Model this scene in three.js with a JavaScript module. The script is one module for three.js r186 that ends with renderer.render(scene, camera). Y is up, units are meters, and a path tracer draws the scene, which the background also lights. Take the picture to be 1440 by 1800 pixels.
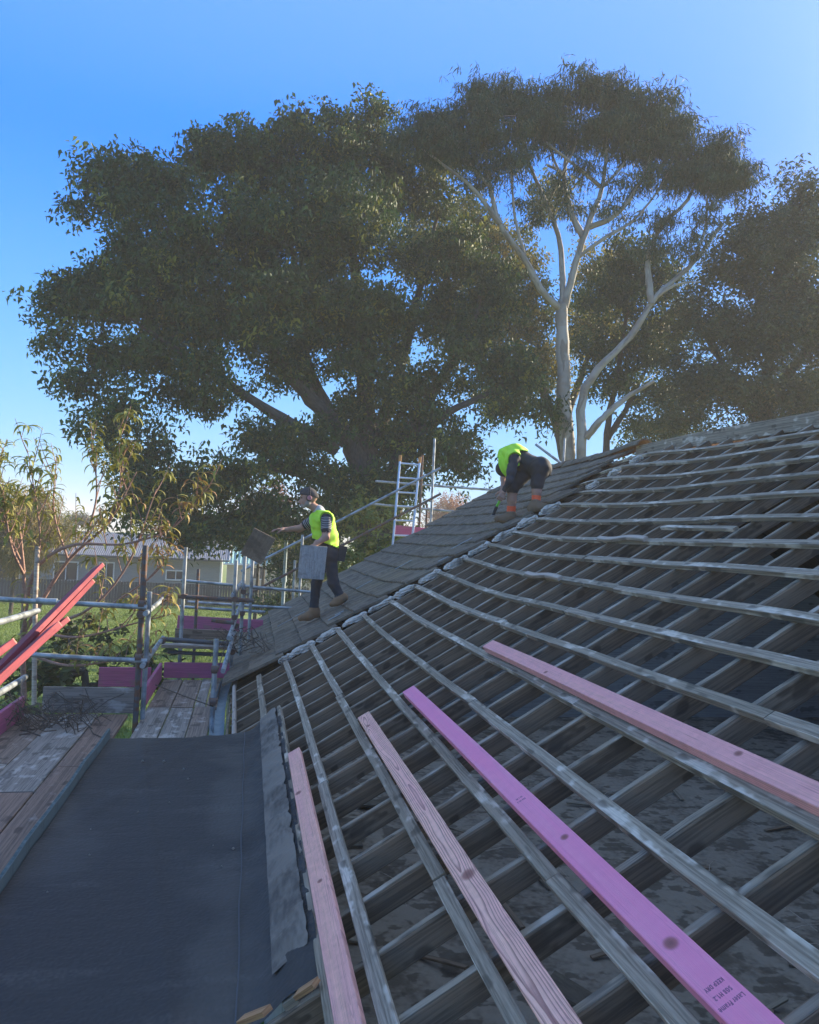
import * as THREE from 'three';
import { mergeGeometries } from 'three/addons/utils/BufferGeometryUtils.js';

// ---------------------------------------------------------------- camera, sky, sun, exposure
const scene = new THREE.Scene();
const EYE = 4.4;                                        // eye height over the lawn, metres
const camera = new THREE.PerspectiveCamera(65.62, 0.8, 0.05, 6000);
camera.position.set(0, EYE, 0);
camera.up.set(-0.05133, 0.99836, 0.02528);              // the phone is held three degrees off level
camera.lookAt(0.19512, EYE + 0.03485, -0.98016);
camera.updateMatrixWorld();

const SUN_AZ = 68 * Math.PI / 180, SUN_EL = 21 * Math.PI / 180;   // low sun, to the right of the frame and ahead
const sunDir = new THREE.Vector3(Math.cos(SUN_EL) * Math.sin(SUN_AZ), Math.sin(SUN_EL), -Math.cos(SUN_EL) * Math.cos(SUN_AZ));
const sun = new THREE.DirectionalLight(new THREE.Color(1, 0.86, 0.64), 5);
sun.position.copy(sunDir).multiplyScalar(80).add(new THREE.Vector3(0, 0, -15));
sun.target.position.set(0, 0, -15);
sun.castShadow = true; sun.shadow.radius = 1.2; sun.shadow.mapSize.set(4096, 4096);
Object.assign(sun.shadow.camera, { left: -45, right: 45, top: 45, bottom: -45, near: 1, far: 200 });
scene.add(sun, sun.target);

function makeSky() {
  const W = 512, H = 256, data = new Float32Array(W * H * 4), d = new THREE.Vector3();
  const zen = [0.25, 0.41, 0.68], mid = [0.0, 0.20, 0.82], hor = [0.20, 0.62, 0.94], gnd = [0.10, 0.11, 0.08];  // zen lies above the frame, made paler and brighter to neutralise the shade
  for (let j = 0; j < H; j++) for (let i = 0; i < W; i++) {
    const lat = ((j + 0.5) / H - 0.5) * Math.PI, lon = ((i + 0.5) / W - 0.5) * 2 * Math.PI;
    d.set(Math.cos(lat) * Math.cos(lon), Math.sin(lat), Math.cos(lat) * Math.sin(lon));
    const g = Math.acos(Math.min(1, Math.max(-1, d.dot(sunDir))));
    const e = Math.max(0, d.y), k = (j * W + i) * 4;
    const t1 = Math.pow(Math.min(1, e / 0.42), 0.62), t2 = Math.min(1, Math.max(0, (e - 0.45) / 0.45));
    const glow = 0.34 * Math.exp(-g / 0.32) + 9 * Math.exp(-g / 0.11);
    const halo = 0.05 * Math.exp(-g / 1.0);
    for (let c = 0; c < 3; c++) {
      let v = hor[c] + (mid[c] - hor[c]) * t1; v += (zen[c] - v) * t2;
      v += glow * [1, 0.95, 0.85][c] + halo * [0.8, 0.85, 0.9][c];
      if (d.y < 0) v += (gnd[c] - v) * Math.min(1, -d.y * 18);
      data[k + c] = v * 0.57;
    }
    data[k + 3] = 1;
  }
  const t = new THREE.DataTexture(data, W, H, THREE.RGBAFormat, THREE.FloatType);
  t.mapping = THREE.EquirectangularReflectionMapping; t.magFilter = t.minFilter = THREE.LinearFilter; t.needsUpdate = true;
  return t;
}
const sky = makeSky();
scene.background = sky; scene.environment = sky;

const renderer = new THREE.WebGLRenderer({ antialias: true });
renderer.setSize(819, 1024);
renderer.toneMapping = THREE.LinearToneMapping;
renderer.toneMappingExposure = 2.8;
renderer.shadowMap.enabled = true;
scene.fog = new THREE.FogExp2(new THREE.Color(1, 0.95, 0.85), 0.0022);   // thin warm haze added to lift the shade, in place of lens glare

// ---------------------------------------------------------------- helpers
function rng(seed) { let a = seed >>> 0; return () => { a = (a + 0x6D2B79F5) | 0; let t = Math.imul(a ^ (a >>> 15), 1 | a); t = (t + Math.imul(t ^ (t >>> 7), 61 | t)) ^ t; return ((t ^ (t >>> 14)) >>> 0) / 4294967296; }; }
const V = (x, y, z) => (Array.isArray(x) ? new THREE.Vector3(...x) : new THREE.Vector3(x, y, z));
const lerp = (a, b, t) => a + (b - a) * t, clamp = (x, a = 0, b = 1) => Math.min(b, Math.max(a, x));
const smooth = (a, b, x) => { const t = clamp((x - a) / (b - a)); return t * t * (3 - 2 * t); };
function gauss(r) { return Math.sqrt(-2 * Math.log(1 - r() * 0.9999)) * Math.cos(6.28318 * r()); }
const taken = new Map();
function numbered(n) { const k = taken.get(n) || 0; taken.set(n, k + 1); return k ? n + '_' + String(k).padStart(3, '0') : n; }
function mesh(name, geo, mat, parent) {
  if (Array.isArray(geo)) geo = geo.length > 1 ? mergeGeometries(geo.map(g => (g.index ? g.toNonIndexed() : g))) : geo[0];
  const m = new THREE.Mesh(geo, mat); m.castShadow = m.receiveShadow = true;
  m.name = parent ? name : numbered(name);
  (parent || scene).add(m); return m;
}
const rebase = [];                                      // things whose origin is moved to their base at the end
function thing(name, label, category, group) {
  const o = new THREE.Group(); o.name = numbered(name); o.userData = { label, category };
  if (group) o.userData.group = group;
  scene.add(o); rebase.push(o); return o;
}
function single(name, geo, mat, label, category, group) {
  const m = mesh(name, geo, mat); m.userData = { label, category }; if (group) m.userData.group = group;
  rebase.push(m); return m;
}
function structure(name, geo, mat) { const m = mesh(name, geo, mat); m.userData.kind = 'structure'; return m; }

// bar with a rectangular section from a to b; w across, h along `up`; uv in metres, u along its length; slightly eased edges
function bar(a, b, w, h, up = V(0, 1, 0), u0 = 0, bev = 0.12) {
  a = V(...(a.isVector3 ? a.toArray() : a)); b = V(...(b.isVector3 ? b.toArray() : b));
  return sweep([a, b], w, h, up, u0, bev);
}
// the same section carried along a polyline
function sweep(pts, w, h, up, u0 = 0, bev = 0.12) {
  const c = Math.min(w, h) * bev, hw = w / 2, hh = h / 2;
  const sec = [[-hw + c, hh], [hw - c, hh], [hw, hh - c], [hw, -hh + c], [hw - c, -hh], [-hw + c, -hh], [-hw, -hh + c], [-hw, hh - c]];
  const pos = [], uv = [], n = pts.length, rows = []; let len = u0;
  for (let i = 0; i < n; i++) {
    const t = pts[Math.min(n - 1, i + 1)].clone().sub(pts[Math.max(0, i - 1)]).normalize();
    const s = t.clone().cross(up).normalize(), q = s.clone().cross(t).normalize();
    if (i) len += pts[i].distanceTo(pts[i - 1]);
    rows.push({ p: sec.map(([x, y]) => pts[i].clone().addScaledVector(s, x).addScaledVector(q, y)), u: len });
  }
  const per = []; let acc = 0; for (let k = 0; k <= 8; k++) { per.push(acc); const [x0, y0] = sec[k % 8], [x1, y1] = sec[(k + 1) % 8]; acc += Math.hypot(x1 - x0, y1 - y0); }
  const tri = (A, B, C, ua, ub, uc) => { pos.push(...A.toArray(), ...B.toArray(), ...C.toArray()); uv.push(...ua, ...ub, ...uc); };
  for (let i = 0; i + 1 < n; i++) for (let k = 0; k < 8; k++) {
    const k2 = (k + 1) % 8, A = rows[i].p[k], B = rows[i].p[k2], C = rows[i + 1].p[k2], D = rows[i + 1].p[k];
    const ua = [rows[i].u, per[k]], ub = [rows[i].u, per[k + 1]], uc = [rows[i + 1].u, per[k + 1]], ud = [rows[i + 1].u, per[k]];
    tri(A, B, C, ua, ub, uc); tri(A, C, D, ua, uc, ud);
  }
  for (const [r, flip] of [[rows[0], 1], [rows[n - 1], 0]]) for (let k = 1; k < 7; k++) {
    const q = (j) => [r.u + sec[j][0], sec[j][1]];
    flip ? tri(r.p[0], r.p[k + 1], r.p[k], q(0), q(k + 1), q(k)) : tri(r.p[0], r.p[k], r.p[k + 1], q(0), q(k), q(k + 1));
  }
  const g = new THREE.BufferGeometry();
  g.setAttribute('position', new THREE.Float32BufferAttribute(pos, 3)); g.setAttribute('uv', new THREE.Float32BufferAttribute(uv, 2));
  g.computeVertexNormals(); return g;
}
// round tapered tube through points; uv in metres
function tube(pts, r0, r1 = r0, seg = 8, steps = 0, wob = 0, seed = 1) {
  pts = pts.map(p => (p.isVector3 ? p : V(...p)));
  let P = pts;
  if (steps) { const cv = new THREE.CatmullRomCurve3(pts, false, 'centripetal'); P = cv.getSpacedPoints(steps); }
  const n = P.length, pos = [], nor = [], uv = [], idx = []; let len = 0, R = rng(seed);
  let side = null;
  for (let i = 0; i < n; i++) {
    const t = P[Math.min(n - 1, i + 1)].clone().sub(P[Math.max(0, i - 1)]).normalize();
    if (!side) { side = Math.abs(t.y) < 0.9 ? V(0, 1, 0) : V(1, 0, 0); }
    side = side.clone().addScaledVector(t, -side.dot(t)).normalize(); const q = t.clone().cross(side);
    if (i) len += P[i].distanceTo(P[i - 1]);
    const rr = (Array.isArray(r0) ? r0[i] : lerp(r0, r1, i / (n - 1))) * (1 + wob * (R() - 0.5));
    for (let k = 0; k <= seg; k++) {
      const a = k / seg * 2 * Math.PI, c = Math.cos(a), s = Math.sin(a), nx = side.clone().multiplyScalar(c).addScaledVector(q, s);
      pos.push(P[i].x + nx.x * rr, P[i].y + nx.y * rr, P[i].z + nx.z * rr); nor.push(nx.x, nx.y, nx.z); uv.push(a * rr, len);
    }
  }
  for (let i = 0; i + 1 < n; i++) for (let k = 0; k < seg; k++) { const a = i * (seg + 1) + k, b = a + 1, c = a + seg + 1, d = c + 1; idx.push(a, b, d, a, d, c); }
  for (const [i, f] of [[0, 1], [n - 1, 0]]) {
    const t = P[Math.min(n - 1, i + 1)].clone().sub(P[Math.max(0, i - 1)]).normalize().multiplyScalar(f ? -1 : 1), c = pos.length / 3;
    pos.push(P[i].x, P[i].y, P[i].z); nor.push(t.x, t.y, t.z); uv.push(0, 0);
    for (let k = 0; k <= seg; k++) { const j = (i * (seg + 1) + k) * 3; pos.push(pos[j], pos[j + 1], pos[j + 2]); nor.push(t.x, t.y, t.z); uv.push(pos[j], pos[j + 1]); }
    for (let k = 0; k < seg; k++) f ? idx.push(c, c + 2 + k, c + 1 + k) : idx.push(c, c + 1 + k, c + 2 + k);
  }
  const g = new THREE.BufferGeometry();
  g.setAttribute('position', new THREE.Float32BufferAttribute(pos, 3)); g.setAttribute('normal', new THREE.Float32BufferAttribute(nor, 3));
  g.setAttribute('uv', new THREE.Float32BufferAttribute(uv, 2)); g.setIndex(idx); return g;
}
// a sheet from a grid function f(i, j) -> Vector3, uv(i, j) -> [u, v]
function sheet(nu, nv, f, uvf) {
  const pos = [], uv = [], idx = [];
  for (let j = 0; j <= nv; j++) for (let i = 0; i <= nu; i++) { const p = f(i / nu, j / nv); pos.push(p.x, p.y, p.z); uv.push(...uvf(i / nu, j / nv, p)); }
  for (let j = 0; j < nv; j++) for (let i = 0; i < nu; i++) { const a = j * (nu + 1) + i, b = a + 1, c = a + nu + 1, d = c + 1; idx.push(a, b, d, a, d, c); }
  const g = new THREE.BufferGeometry();
  g.setAttribute('position', new THREE.Float32BufferAttribute(pos, 3)); g.setAttribute('uv', new THREE.Float32BufferAttribute(uv, 2)); g.setIndex(idx); g.computeVertexNormals(); return g;
}
function box(x0, x1, y0, y1, z0, z1) {
  const g = new THREE.BoxGeometry(x1 - x0, y1 - y0, z1 - z0).toNonIndexed(); g.translate((x0 + x1) / 2, (y0 + y1) / 2, (z0 + z1) / 2);
  const p = g.attributes.position, n = g.attributes.normal, u = g.attributes.uv;
  for (let i = 0; i < p.count; i++) Math.abs(n.getX(i)) > 0.5 ? u.setXY(i, p.getZ(i), p.getY(i)) : Math.abs(n.getY(i)) > 0.5 ? u.setXY(i, p.getZ(i), p.getX(i)) : u.setXY(i, p.getX(i), p.getY(i));
  return g;
}

// ---------------------------------------------------------------- noise and textures
function lattice(seed, n) { const r = rng(seed), a = new Float32Array(n * n); for (let i = 0; i < a.length; i++) a[i] = r(); return a; }
const LAT = [0, 1, 2, 3].map(i => lattice(77 + i, 256));
function vn(x, y, px, py, L) {                          // periodic value noise
  const x0 = Math.floor(x), y0 = Math.floor(y), fx = x - x0, fy = y - y0, sx = fx * fx * (3 - 2 * fx), sy = fy * fy * (3 - 2 * fy);
  const m = (a, p) => ((a % p) + p) % p, xa = m(x0, px), xb = m(x0 + 1, px), ya = m(y0, py) * 256, yb = m(y0 + 1, py) * 256, T = LAT[L & 3];
  return lerp(lerp(T[ya + xa], T[ya + xb], sx), lerp(T[yb + xa], T[yb + xb], sx), sy);
}
function fbm(u, v, fx, fy, oct = 4, L = 0) { let s = 0, a = 0.5, t = 0; for (let o = 0; o < oct; o++) { const px = Math.min(256, fx << o), py = Math.min(256, fy << o); s += a * vn(u * px, v * py, px, py, L + o); t += a; a *= 0.5; } return s / t; }
const toS = c => (c <= 0.0031308 ? 12.92 * c : 1.055 * Math.pow(c, 1 / 2.4) - 0.055);
function tex(w, h, f, mu = 1, mv = mu) {                // f(u, v) -> linear rgb; mu, mv = metres covered
  const d = new Uint8Array(w * h * 4);
  for (let j = 0; j < h; j++) for (let i = 0; i < w; i++) { const c = f(i / w, j / h), k = (j * w + i) * 4; for (let q = 0; q < 3; q++) d[k + q] = clamp(toS(Math.max(0, c[q]))) * 255; d[k + 3] = 255; }
  const t = new THREE.DataTexture(d, w, h); t.wrapS = t.wrapT = THREE.RepeatWrapping; t.magFilter = THREE.LinearFilter; t.minFilter = THREE.LinearMipmapLinearFilter; t.generateMipmaps = true;
  t.colorSpace = THREE.SRGBColorSpace; t.repeat.set(1 / mu, 1 / mv); t.needsUpdate = true; return t;
}
function grey(w, h, f, mu = 1, mv = mu) {               // data texture for bump and roughness
  const d = new Uint8Array(w * h * 4);
  for (let j = 0; j < h; j++) for (let i = 0; i < w; i++) { const c = clamp(f(i / w, j / h)) * 255, k = (j * w + i) * 4; d[k] = d[k + 1] = d[k + 2] = c; d[k + 3] = 255; }
  const t = new THREE.DataTexture(d, w, h); t.wrapS = t.wrapT = THREE.RepeatWrapping; t.magFilter = THREE.LinearFilter; t.repeat.set(1 / mu, 1 / mv); t.needsUpdate = true; return t;
}
const mix3 = (a, b, t) => [lerp(a[0], b[0], t), lerp(a[1], b[1], t), lerp(a[2], b[2], t)];
const mul3 = (a, k) => [a[0] * k, a[1] * k, a[2] * k];
const std = (o) => new THREE.MeshStandardMaterial(o);
const lin = (r, g, b) => new THREE.Color().setRGB(r, g, b);

// weathered timber: grain along u, patches of pale lichen and old mortar dust
function weathered(base, dark, pale, amount, seed) {
  return tex(1024, 128, (u, v) => {
    const grain = fbm(u, v, 6, 48, 3, seed), fine = fbm(u, v, 40, 128, 2, seed + 1), patch = fbm(u, v, 10, 3, 4, seed + 2), blot = fbm(u, v, 28, 5, 3, seed + 3);
    let c = mix3(dark, base, smooth(0.25, 0.7, grain * 0.7 + fine * 0.3));
    c = mix3(c, pale, smooth(1 - amount, 1.12 - amount, patch * 0.65 + blot * 0.35) * (0.45 + 0.55 * fine));
    c = mix3(c, mul3(dark, 0.5), smooth(0.66, 0.78, fbm(u, v, 16, 4, 3, seed + 5)) * 0.7);
    return c;
  }, 2.4, 0.3);
}
const woodBump = grey(512, 128, (u, v) => 0.6 * fbm(u, v, 6, 48, 3, 2) + 0.4 * fbm(u, v, 32, 100, 2, 1), 1.2, 0.3);
const M = {};
M.batten = std({ map: weathered([0.42, 0.335, 0.24], [0.20, 0.155, 0.105], [0.76, 0.65, 0.51], 0.44, 0), bumpMap: woodBump, bumpScale: 0.003, roughness: 0.9 });
M.batten2 = std({ map: weathered([0.36, 0.285, 0.20], [0.165, 0.13, 0.085], [0.68, 0.57, 0.44], 0.40, 1), bumpMap: woodBump, bumpScale: 0.003, roughness: 0.92 });
M.rafter = std({ map: weathered([0.30, 0.205, 0.13], [0.16, 0.108, 0.068], [0.38, 0.28, 0.19], 0.3, 2), bumpMap: woodBump, bumpScale: 0.002, roughness: 0.95 });
M.rafterDark = std({ map: weathered([0.25, 0.165, 0.10], [0.13, 0.086, 0.054], [0.33, 0.235, 0.16], 0.28, 3), bumpMap: woodBump, bumpScale: 0.002, roughness: 0.95 });
M.plank = std({ map: weathered([0.30, 0.215, 0.155], [0.15, 0.11, 0.08], [0.48, 0.40, 0.34], 0.35, 1), bumpMap: woodBump, bumpScale: 0.002, roughness: 0.9 });
M.plankPale = std({ map: weathered([0.33, 0.27, 0.215], [0.16, 0.13, 0.10], [0.52, 0.45, 0.38], 0.44, 2), bumpMap: woodBump, bumpScale: 0.002, roughness: 0.9 });
M.plankBrown = std({ map: weathered([0.30, 0.19, 0.13], [0.16, 0.10, 0.07], [0.46, 0.38, 0.32], 0.33, 3), bumpMap: woodBump, bumpScale: 0.002, roughness: 0.9 });
M.freshWood = std({ map: weathered([0.50, 0.27, 0.12], [0.30, 0.14, 0.06], [0.55, 0.35, 0.2], 0.25, 0), roughness: 0.85 });
M.paleWood = std({ map: weathered([0.52, 0.42, 0.33], [0.38, 0.29, 0.22], [0.6, 0.52, 0.42], 0.3, 1), roughness: 0.85 });
const concreteBump = grey(512, 512, (u, v) => 0.5 * fbm(u, v, 6, 60, 3, 0) + 0.5 * fbm(u, v, 40, 90, 3, 2), 0.6);
function concrete(base, seed) {
  return tex(512, 512, (u, v) => {
    const f = fbm(u, v, 70, 100, 2, seed), g = fbm(u, v, 8, 70, 3, seed + 1), p = fbm(u, v, 5, 5, 4, seed + 2);
    let c = mul3(base, 0.55 + 0.55 * g + 0.4 * f);
    c = mix3(c, [0.30, 0.25, 0.17], smooth(0.60, 0.75, p) * 0.45 * f);        // lichen grains
    return mix3(c, mul3(base, 0.5), smooth(0.6, 0.72, fbm(u, v, 9, 4, 4, seed + 3)) * 0.6);
  }, 1.1);
}
M.tiles = [[0.165, 0.128, 0.086], [0.142, 0.110, 0.076], [0.185, 0.142, 0.094], [0.155, 0.118, 0.082]].map((b, i) => std({ map: concrete(b, i), bumpMap: concreteBump, bumpScale: 0.004, roughness: 0.93 }));
M.mortar = std({ map: tex(256, 256, (u, v) => { const a = fbm(u, v, 5, 5, 5, 1), b = fbm(u, v, 30, 30, 3, 0); return mix3([0.26, 0.22, 0.175], [0.62, 0.55, 0.46], smooth(0.3, 0.6, a * 0.7 + b * 0.3)); }, 0.5), bumpMap: grey(256, 256, (u, v) => fbm(u, v, 12, 12, 5, 1), 0.4), bumpScale: 0.02, roughness: 0.95 });
M.lapMark = std({ map: tex(128, 64, (u, v) => mul3([0.30, 0.31, 0.30], 0.7 + 0.6 * fbm(u, v, 12, 8, 3, 1)), 0.4), roughness: 0.95 });
M.galv = std({ map: tex(256, 256, (u, v) => { const a = fbm(u, v, 4, 10, 4, 0), b = fbm(u, v, 40, 40, 2, 1); return mix3([0.20, 0.22, 0.225], [0.44, 0.47, 0.48], smooth(0.25, 0.75, a * 0.8 + b * 0.2)); }, 0.5, 0.9), roughness: 0.5, metalness: 0.55 });
M.rust = std({ map: tex(256, 256, (u, v) => { const a = fbm(u, v, 6, 12, 4, 2); return mix3([0.12, 0.11, 0.105], [0.17, 0.085, 0.05], smooth(0.4, 0.65, a)); }, 0.4), roughness: 0.8, metalness: 0.25 });
M.darkSteel = std({ color: lin(0.10, 0.105, 0.11), roughness: 0.6, metalness: 0.4 });
M.gutter = std({ map: tex(256, 256, (u, v) => mix3([0.22, 0.27, 0.29], [0.36, 0.42, 0.44], fbm(u, v, 6, 14, 4, 3)), 0.8), roughness: 0.6, metalness: 0.2 });
// roofing underlay: charcoal with scuffs and dust that has an outline of its own
M.underlay = std({ map: tex(1024, 1024, (u, v) => {
  const a = fbm(u, v, 4, 3, 5, 0), f = fbm(u, v, 200, 120, 2, 1), s = fbm(u, v, 10, 4, 5, 2), t = fbm(u, v, 3, 14, 4, 3);
  let c = mul3([0.036, 0.031, 0.026], 0.8 + 0.4 * f);
  c = mix3(c, [0.085, 0.075, 0.062], smooth(0.46, 0.66, a) * 0.8 * (0.35 + 0.65 * s));
  return mix3(c, [0.14, 0.125, 0.105], smooth(0.64, 0.8, t) * 0.35 * f);
}, 2.2, 2.2), bumpMap: grey(512, 512, (u, v) => 0.45 * fbm(u, v, 3, 7, 4, 1) + 0.35 * Math.abs(fbm(u, v, 5, 16, 3, 2) - 0.5) * 2.2 + 0.2 * fbm(u, v, 128, 128, 1, 0), 1.6), bumpScale: 0.013, roughness: 0.72 });
M.strip = std({ map: tex(256, 1024, (u, v) => { const a = fbm(u, v, 4, 14, 5, 1), b = fbm(u, v, 40, 60, 3, 2); return mix3([0.09, 0.075, 0.06], [0.22, 0.185, 0.145], smooth(0.28, 0.62, a * 0.75 + b * 0.25)); }, 0.5, 3), bumpMap: grey(256, 256, (u, v) => fbm(u, v, 6, 12, 5, 2), 0.6), bumpScale: 0.01, roughness: 0.9 });
M.edgeTeal = std({ map: tex(128, 512, (u, v) => mix3([0.035, 0.065, 0.065], [0.12, 0.16, 0.15], smooth(0.35, 0.65, fbm(u, v, 4, 20, 4, 1))), 0.3, 2), roughness: 0.8 });
// painted pink boards
function paint(base, wear, seed) { return tex(512, 128, (u, v) => { const a = fbm(u, v, 8, 4, 4, seed), g = fbm(u, v, 10, 60, 3, seed + 1); let c = mul3(base, 0.72 + 0.5 * g); return mix3(c, wear, smooth(0.60, 0.72, a) * 0.6); }, 1.6, 0.4); }
M.pinkBoard = std({ map: paint([0.46, 0.115, 0.21], [0.30, 0.17, 0.15], 0), bumpMap: woodBump, bumpScale: 0.002, roughness: 0.8 });
M.redBoard = std({ map: paint([0.20, 0.018, 0.030], [0.27, 0.045, 0.05], 1), bumpMap: woodBump, bumpScale: 0.002, roughness: 0.75 });
M.redEnd = std({ map: paint([0.48, 0.19, 0.15], [0.4, 0.13, 0.11], 2), roughness: 0.8 });
// new sawn pine battens with pink preservative: growth rings cut along the board, knots
function newPine(pale, ring, tint, tintAmt, opt) {
  const r = rng(opt.seed), knots = opt.knots, stamps = opt.stamps || [];
  const w = 2048, h = 128, cv = document.createElement('canvas'); cv.width = w; cv.height = h;
  const cx = cv.getContext('2d'), im = cx.createImageData(w, h);
  const ph = r() * 10;
  for (let j = 0; j < h; j++) for (let i = 0; i < w; i++) {
    const u = i / w, v = j / h; let x = u * 5, y = (v - 0.5) * 0.30;
    let pull = 0, kd = 9;
    for (const [ku, kv, kr] of knots) { const dx = (u - ku) * 5, dy = (v - kv) * 0.09, d = Math.hypot(dx * 0.8, dy); pull += Math.exp(-d * d / (kr * kr * 14)) * 0.03; kd = Math.min(kd, d / kr); }
    const yc = opt.off + opt.sway * (fbm(u, 0.3, 7, 3, 3, opt.seed) - 0.5) + 0.02 * Math.sin(x * 2 + ph);
    const rr = Math.sqrt((y - yc) ** 2 + (opt.depth + opt.swell * (fbm(u, 0.7, 9, 3, 3, opt.seed + 1) - 0.5)) ** 2) + pull + 0.008 * (fbm(u, v, 30, 6, 3, 1) - 0.5);
    const s = (rr / opt.pitch) % 1, late = smooth(0.45, 0.92, s) * (1 - smooth(0.93, 1, s));
    let c = mix3(pale, ring, late * opt.contrast);
    c = mul3(c, (0.80 + 0.34 * fbm(u, v, 12, 90, 3, 2)) * (0.90 + 0.2 * fbm(u, v, 200, 3, 2, 3)));          // fibres and saw marks
    if (fbm(u, v, 24, 60, 2, opt.seed + 3) > 0.73) c = mul3(c, 0.72);
    const tn = clamp(tintAmt + opt.tintVar * (fbm(u, v, 9, 3, 5, opt.seed + 2) - 0.5) * 3.2);
    c = mix3(c, [c[0] * 0.2 + tint[0] * 0.8, c[1] * 0.2 + tint[1] * 0.8, c[2] * 0.2 + tint[2] * 0.8], tn);
    c = mix3(c, [0.30, 0.10, 0.07], (1 - smooth(0.55, 1.2, kd)) * 0.8);
    c = mix3(c, [0.13, 0.05, 0.04], (1 - smooth(0.0, 0.8, kd)) * 0.5);
    const k = (j * w + i) * 4; for (let q = 0; q < 3; q++) im.data[k + q] = clamp(toS(c[q])) * 255; im.data[k + 3] = 255;
  }
  cx.putImageData(im, 0, 0);
  for (const [su, sv, lines, size, flip] of stamps) {      // printed mill stamp
    cx.save(); cx.translate(su * w, sv * h); cx.scale(0.56, 1); cx.rotate(flip * Math.PI / 2); cx.fillStyle = 'rgba(70,45,70,0.8)'; cx.font = 'bold ' + size + 'px sans-serif'; cx.textAlign = 'center';
    lines.forEach((t, q) => cx.fillText(t, 0, q * size * 1.5)); cx.restore();
  }
  const t = new THREE.CanvasTexture(cv); t.colorSpace = THREE.SRGBColorSpace; t.wrapS = t.wrapT = THREE.ClampToEdgeWrapping; t.magFilter = THREE.LinearFilter; return t;
}
const pine = (a, b, c, d, o) => std({ map: newPine(a, b, c, d, o), roughness: 0.72, bumpMap: woodBump, bumpScale: 0.0008 });
M.pineA = pine([0.92, 0.48, 0.36], [0.42, 0.17, 0.13], [0.80, 0.30, 0.34], 0.10, { seed: 3, knots: [[0.83, 0.3, 0.022], [0.6, 0.55, 0.014], [0.4, 0.6, 0.02], [0.25, 0.4, 0.012]], off: 0.10, sway: 0.04, depth: 0.02, swell: 0.03, pitch: 0.012, contrast: 0.5, tintVar: 0.3 });
M.pineB = pine([0.94, 0.52, 0.38], [0.36, 0.15, 0.12], [0.80, 0.30, 0.34], 0.05, { seed: 8, knots: [[0.94, 0.4, 0.015], [0.5, 0.6, 0.03], [0.2, 0.5, 0.02]], off: 0.0, sway: 0.24, depth: 0.06, swell: 0.14, pitch: 0.026, contrast: 0.9, tintVar: 0.25 });
M.pineC = pine([0.88, 0.42, 0.48], [0.66, 0.2, 0.3], [0.92, 0.24, 0.40], 0.85, { seed: 12, knots: [[0.475, 0.60, 0.016], [0.335, 0.50, 0.022]], off: 0.12, sway: 0.05, depth: 0.03, swell: 0.04, pitch: 0.014, contrast: 0.5, tintVar: 0.25, stamps: [[0.285, 0.50, ['Laser Frame', 'SG8 H1.2', 'KEEP DRY'], 17, -1], [0.555, 0.45, ['SG8 H1.2', '90 x 45'], 13, -1]] });
M.pineD = pine([0.94, 0.44, 0.37], [0.52, 0.20, 0.19], [0.82, 0.32, 0.34], 0.18, { seed: 21, knots: [[0.45, 0.7, 0.016], [0.78, 0.3, 0.014]], off: 0.14, sway: 0.03, depth: 0.02, swell: 0.02, pitch: 0.010, contrast: 0.55, tintVar: 0.3 });
// ground and far things
M.grassGround = std({ map: tex(512, 512, (u, v) => { const a = fbm(u, v, 4, 4, 5, 0), b = fbm(u, v, 60, 60, 3, 1); return mix3([0.09, 0.14, 0.025], [0.20, 0.26, 0.045], a * 0.6 + b * 0.4); }, 7), roughness: 1 });
M.weatherboard = std({ map: tex(512, 128, (u, v) => mul3([0.24, 0.26, 0.25], 0.85 + 0.3 * fbm(u, v, 20, 40, 3, 1)), 4, 1), roughness: 0.7 });
M.cream = std({ map: tex(256, 128, (u, v) => mul3([0.62, 0.52, 0.38], 0.88 + 0.24 * fbm(u, v, 10, 20, 3, 2)), 3, 1), roughness: 0.8 });
M.white = std({ color: lin(0.72, 0.72, 0.70), roughness: 0.6 });
M.glass = std({ color: lin(0.03, 0.035, 0.04), roughness: 0.08, metalness: 0 });
M.ironGrey = std({ map: tex(256, 256, (u, v) => mul3([0.20, 0.20, 0.21], 0.8 + 0.4 * fbm(u, v, 20, 4, 4, 1)), 4), roughness: 0.55, metalness: 0.15 });
M.ironGreen = std({ map: tex(256, 256, (u, v) => mix3([0.16, 0.36, 0.32], [0.30, 0.48, 0.44], fbm(u, v, 20, 4, 4, 2)), 3), roughness: 0.6, metalness: 0.1 });
M.fenceDark = std({ map: weathered([0.075, 0.085, 0.09], [0.035, 0.04, 0.045], [0.11, 0.12, 0.12], 0.3, 2), roughness: 0.9 });
M.barkDark = std({ map: tex(256, 256, (u, v) => mix3([0.035, 0.03, 0.024], [0.12, 0.10, 0.08], fbm(u, v, 20, 6, 5, 0)), 0.8), bumpMap: grey(256, 256, (u, v) => fbm(u, v, 16, 5, 5, 0), 0.8), bumpScale: 0.03, roughness: 0.95 });
M.barkPale = std({ map: tex(512, 512, (u, v) => { const a = fbm(u, v, 5, 3, 5, 1), b = fbm(u, v, 16, 4, 4, 2), s = fbm(u, v, 3, 12, 4, 3); let c = mix3([0.20, 0.175, 0.145], [0.36, 0.325, 0.275], smooth(0.3, 0.7, a)); c = mix3(c, [0.14, 0.115, 0.09], smooth(0.58, 0.72, b) * 0.7); return mix3(c, [0.32, 0.25, 0.18], smooth(0.6, 0.7, s) * 0.5); }, 2.5), bumpMap: grey(256, 256, (u, v) => fbm(u, v, 8, 5, 4, 1), 1), bumpScale: 0.008, roughness: 0.8 });
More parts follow.
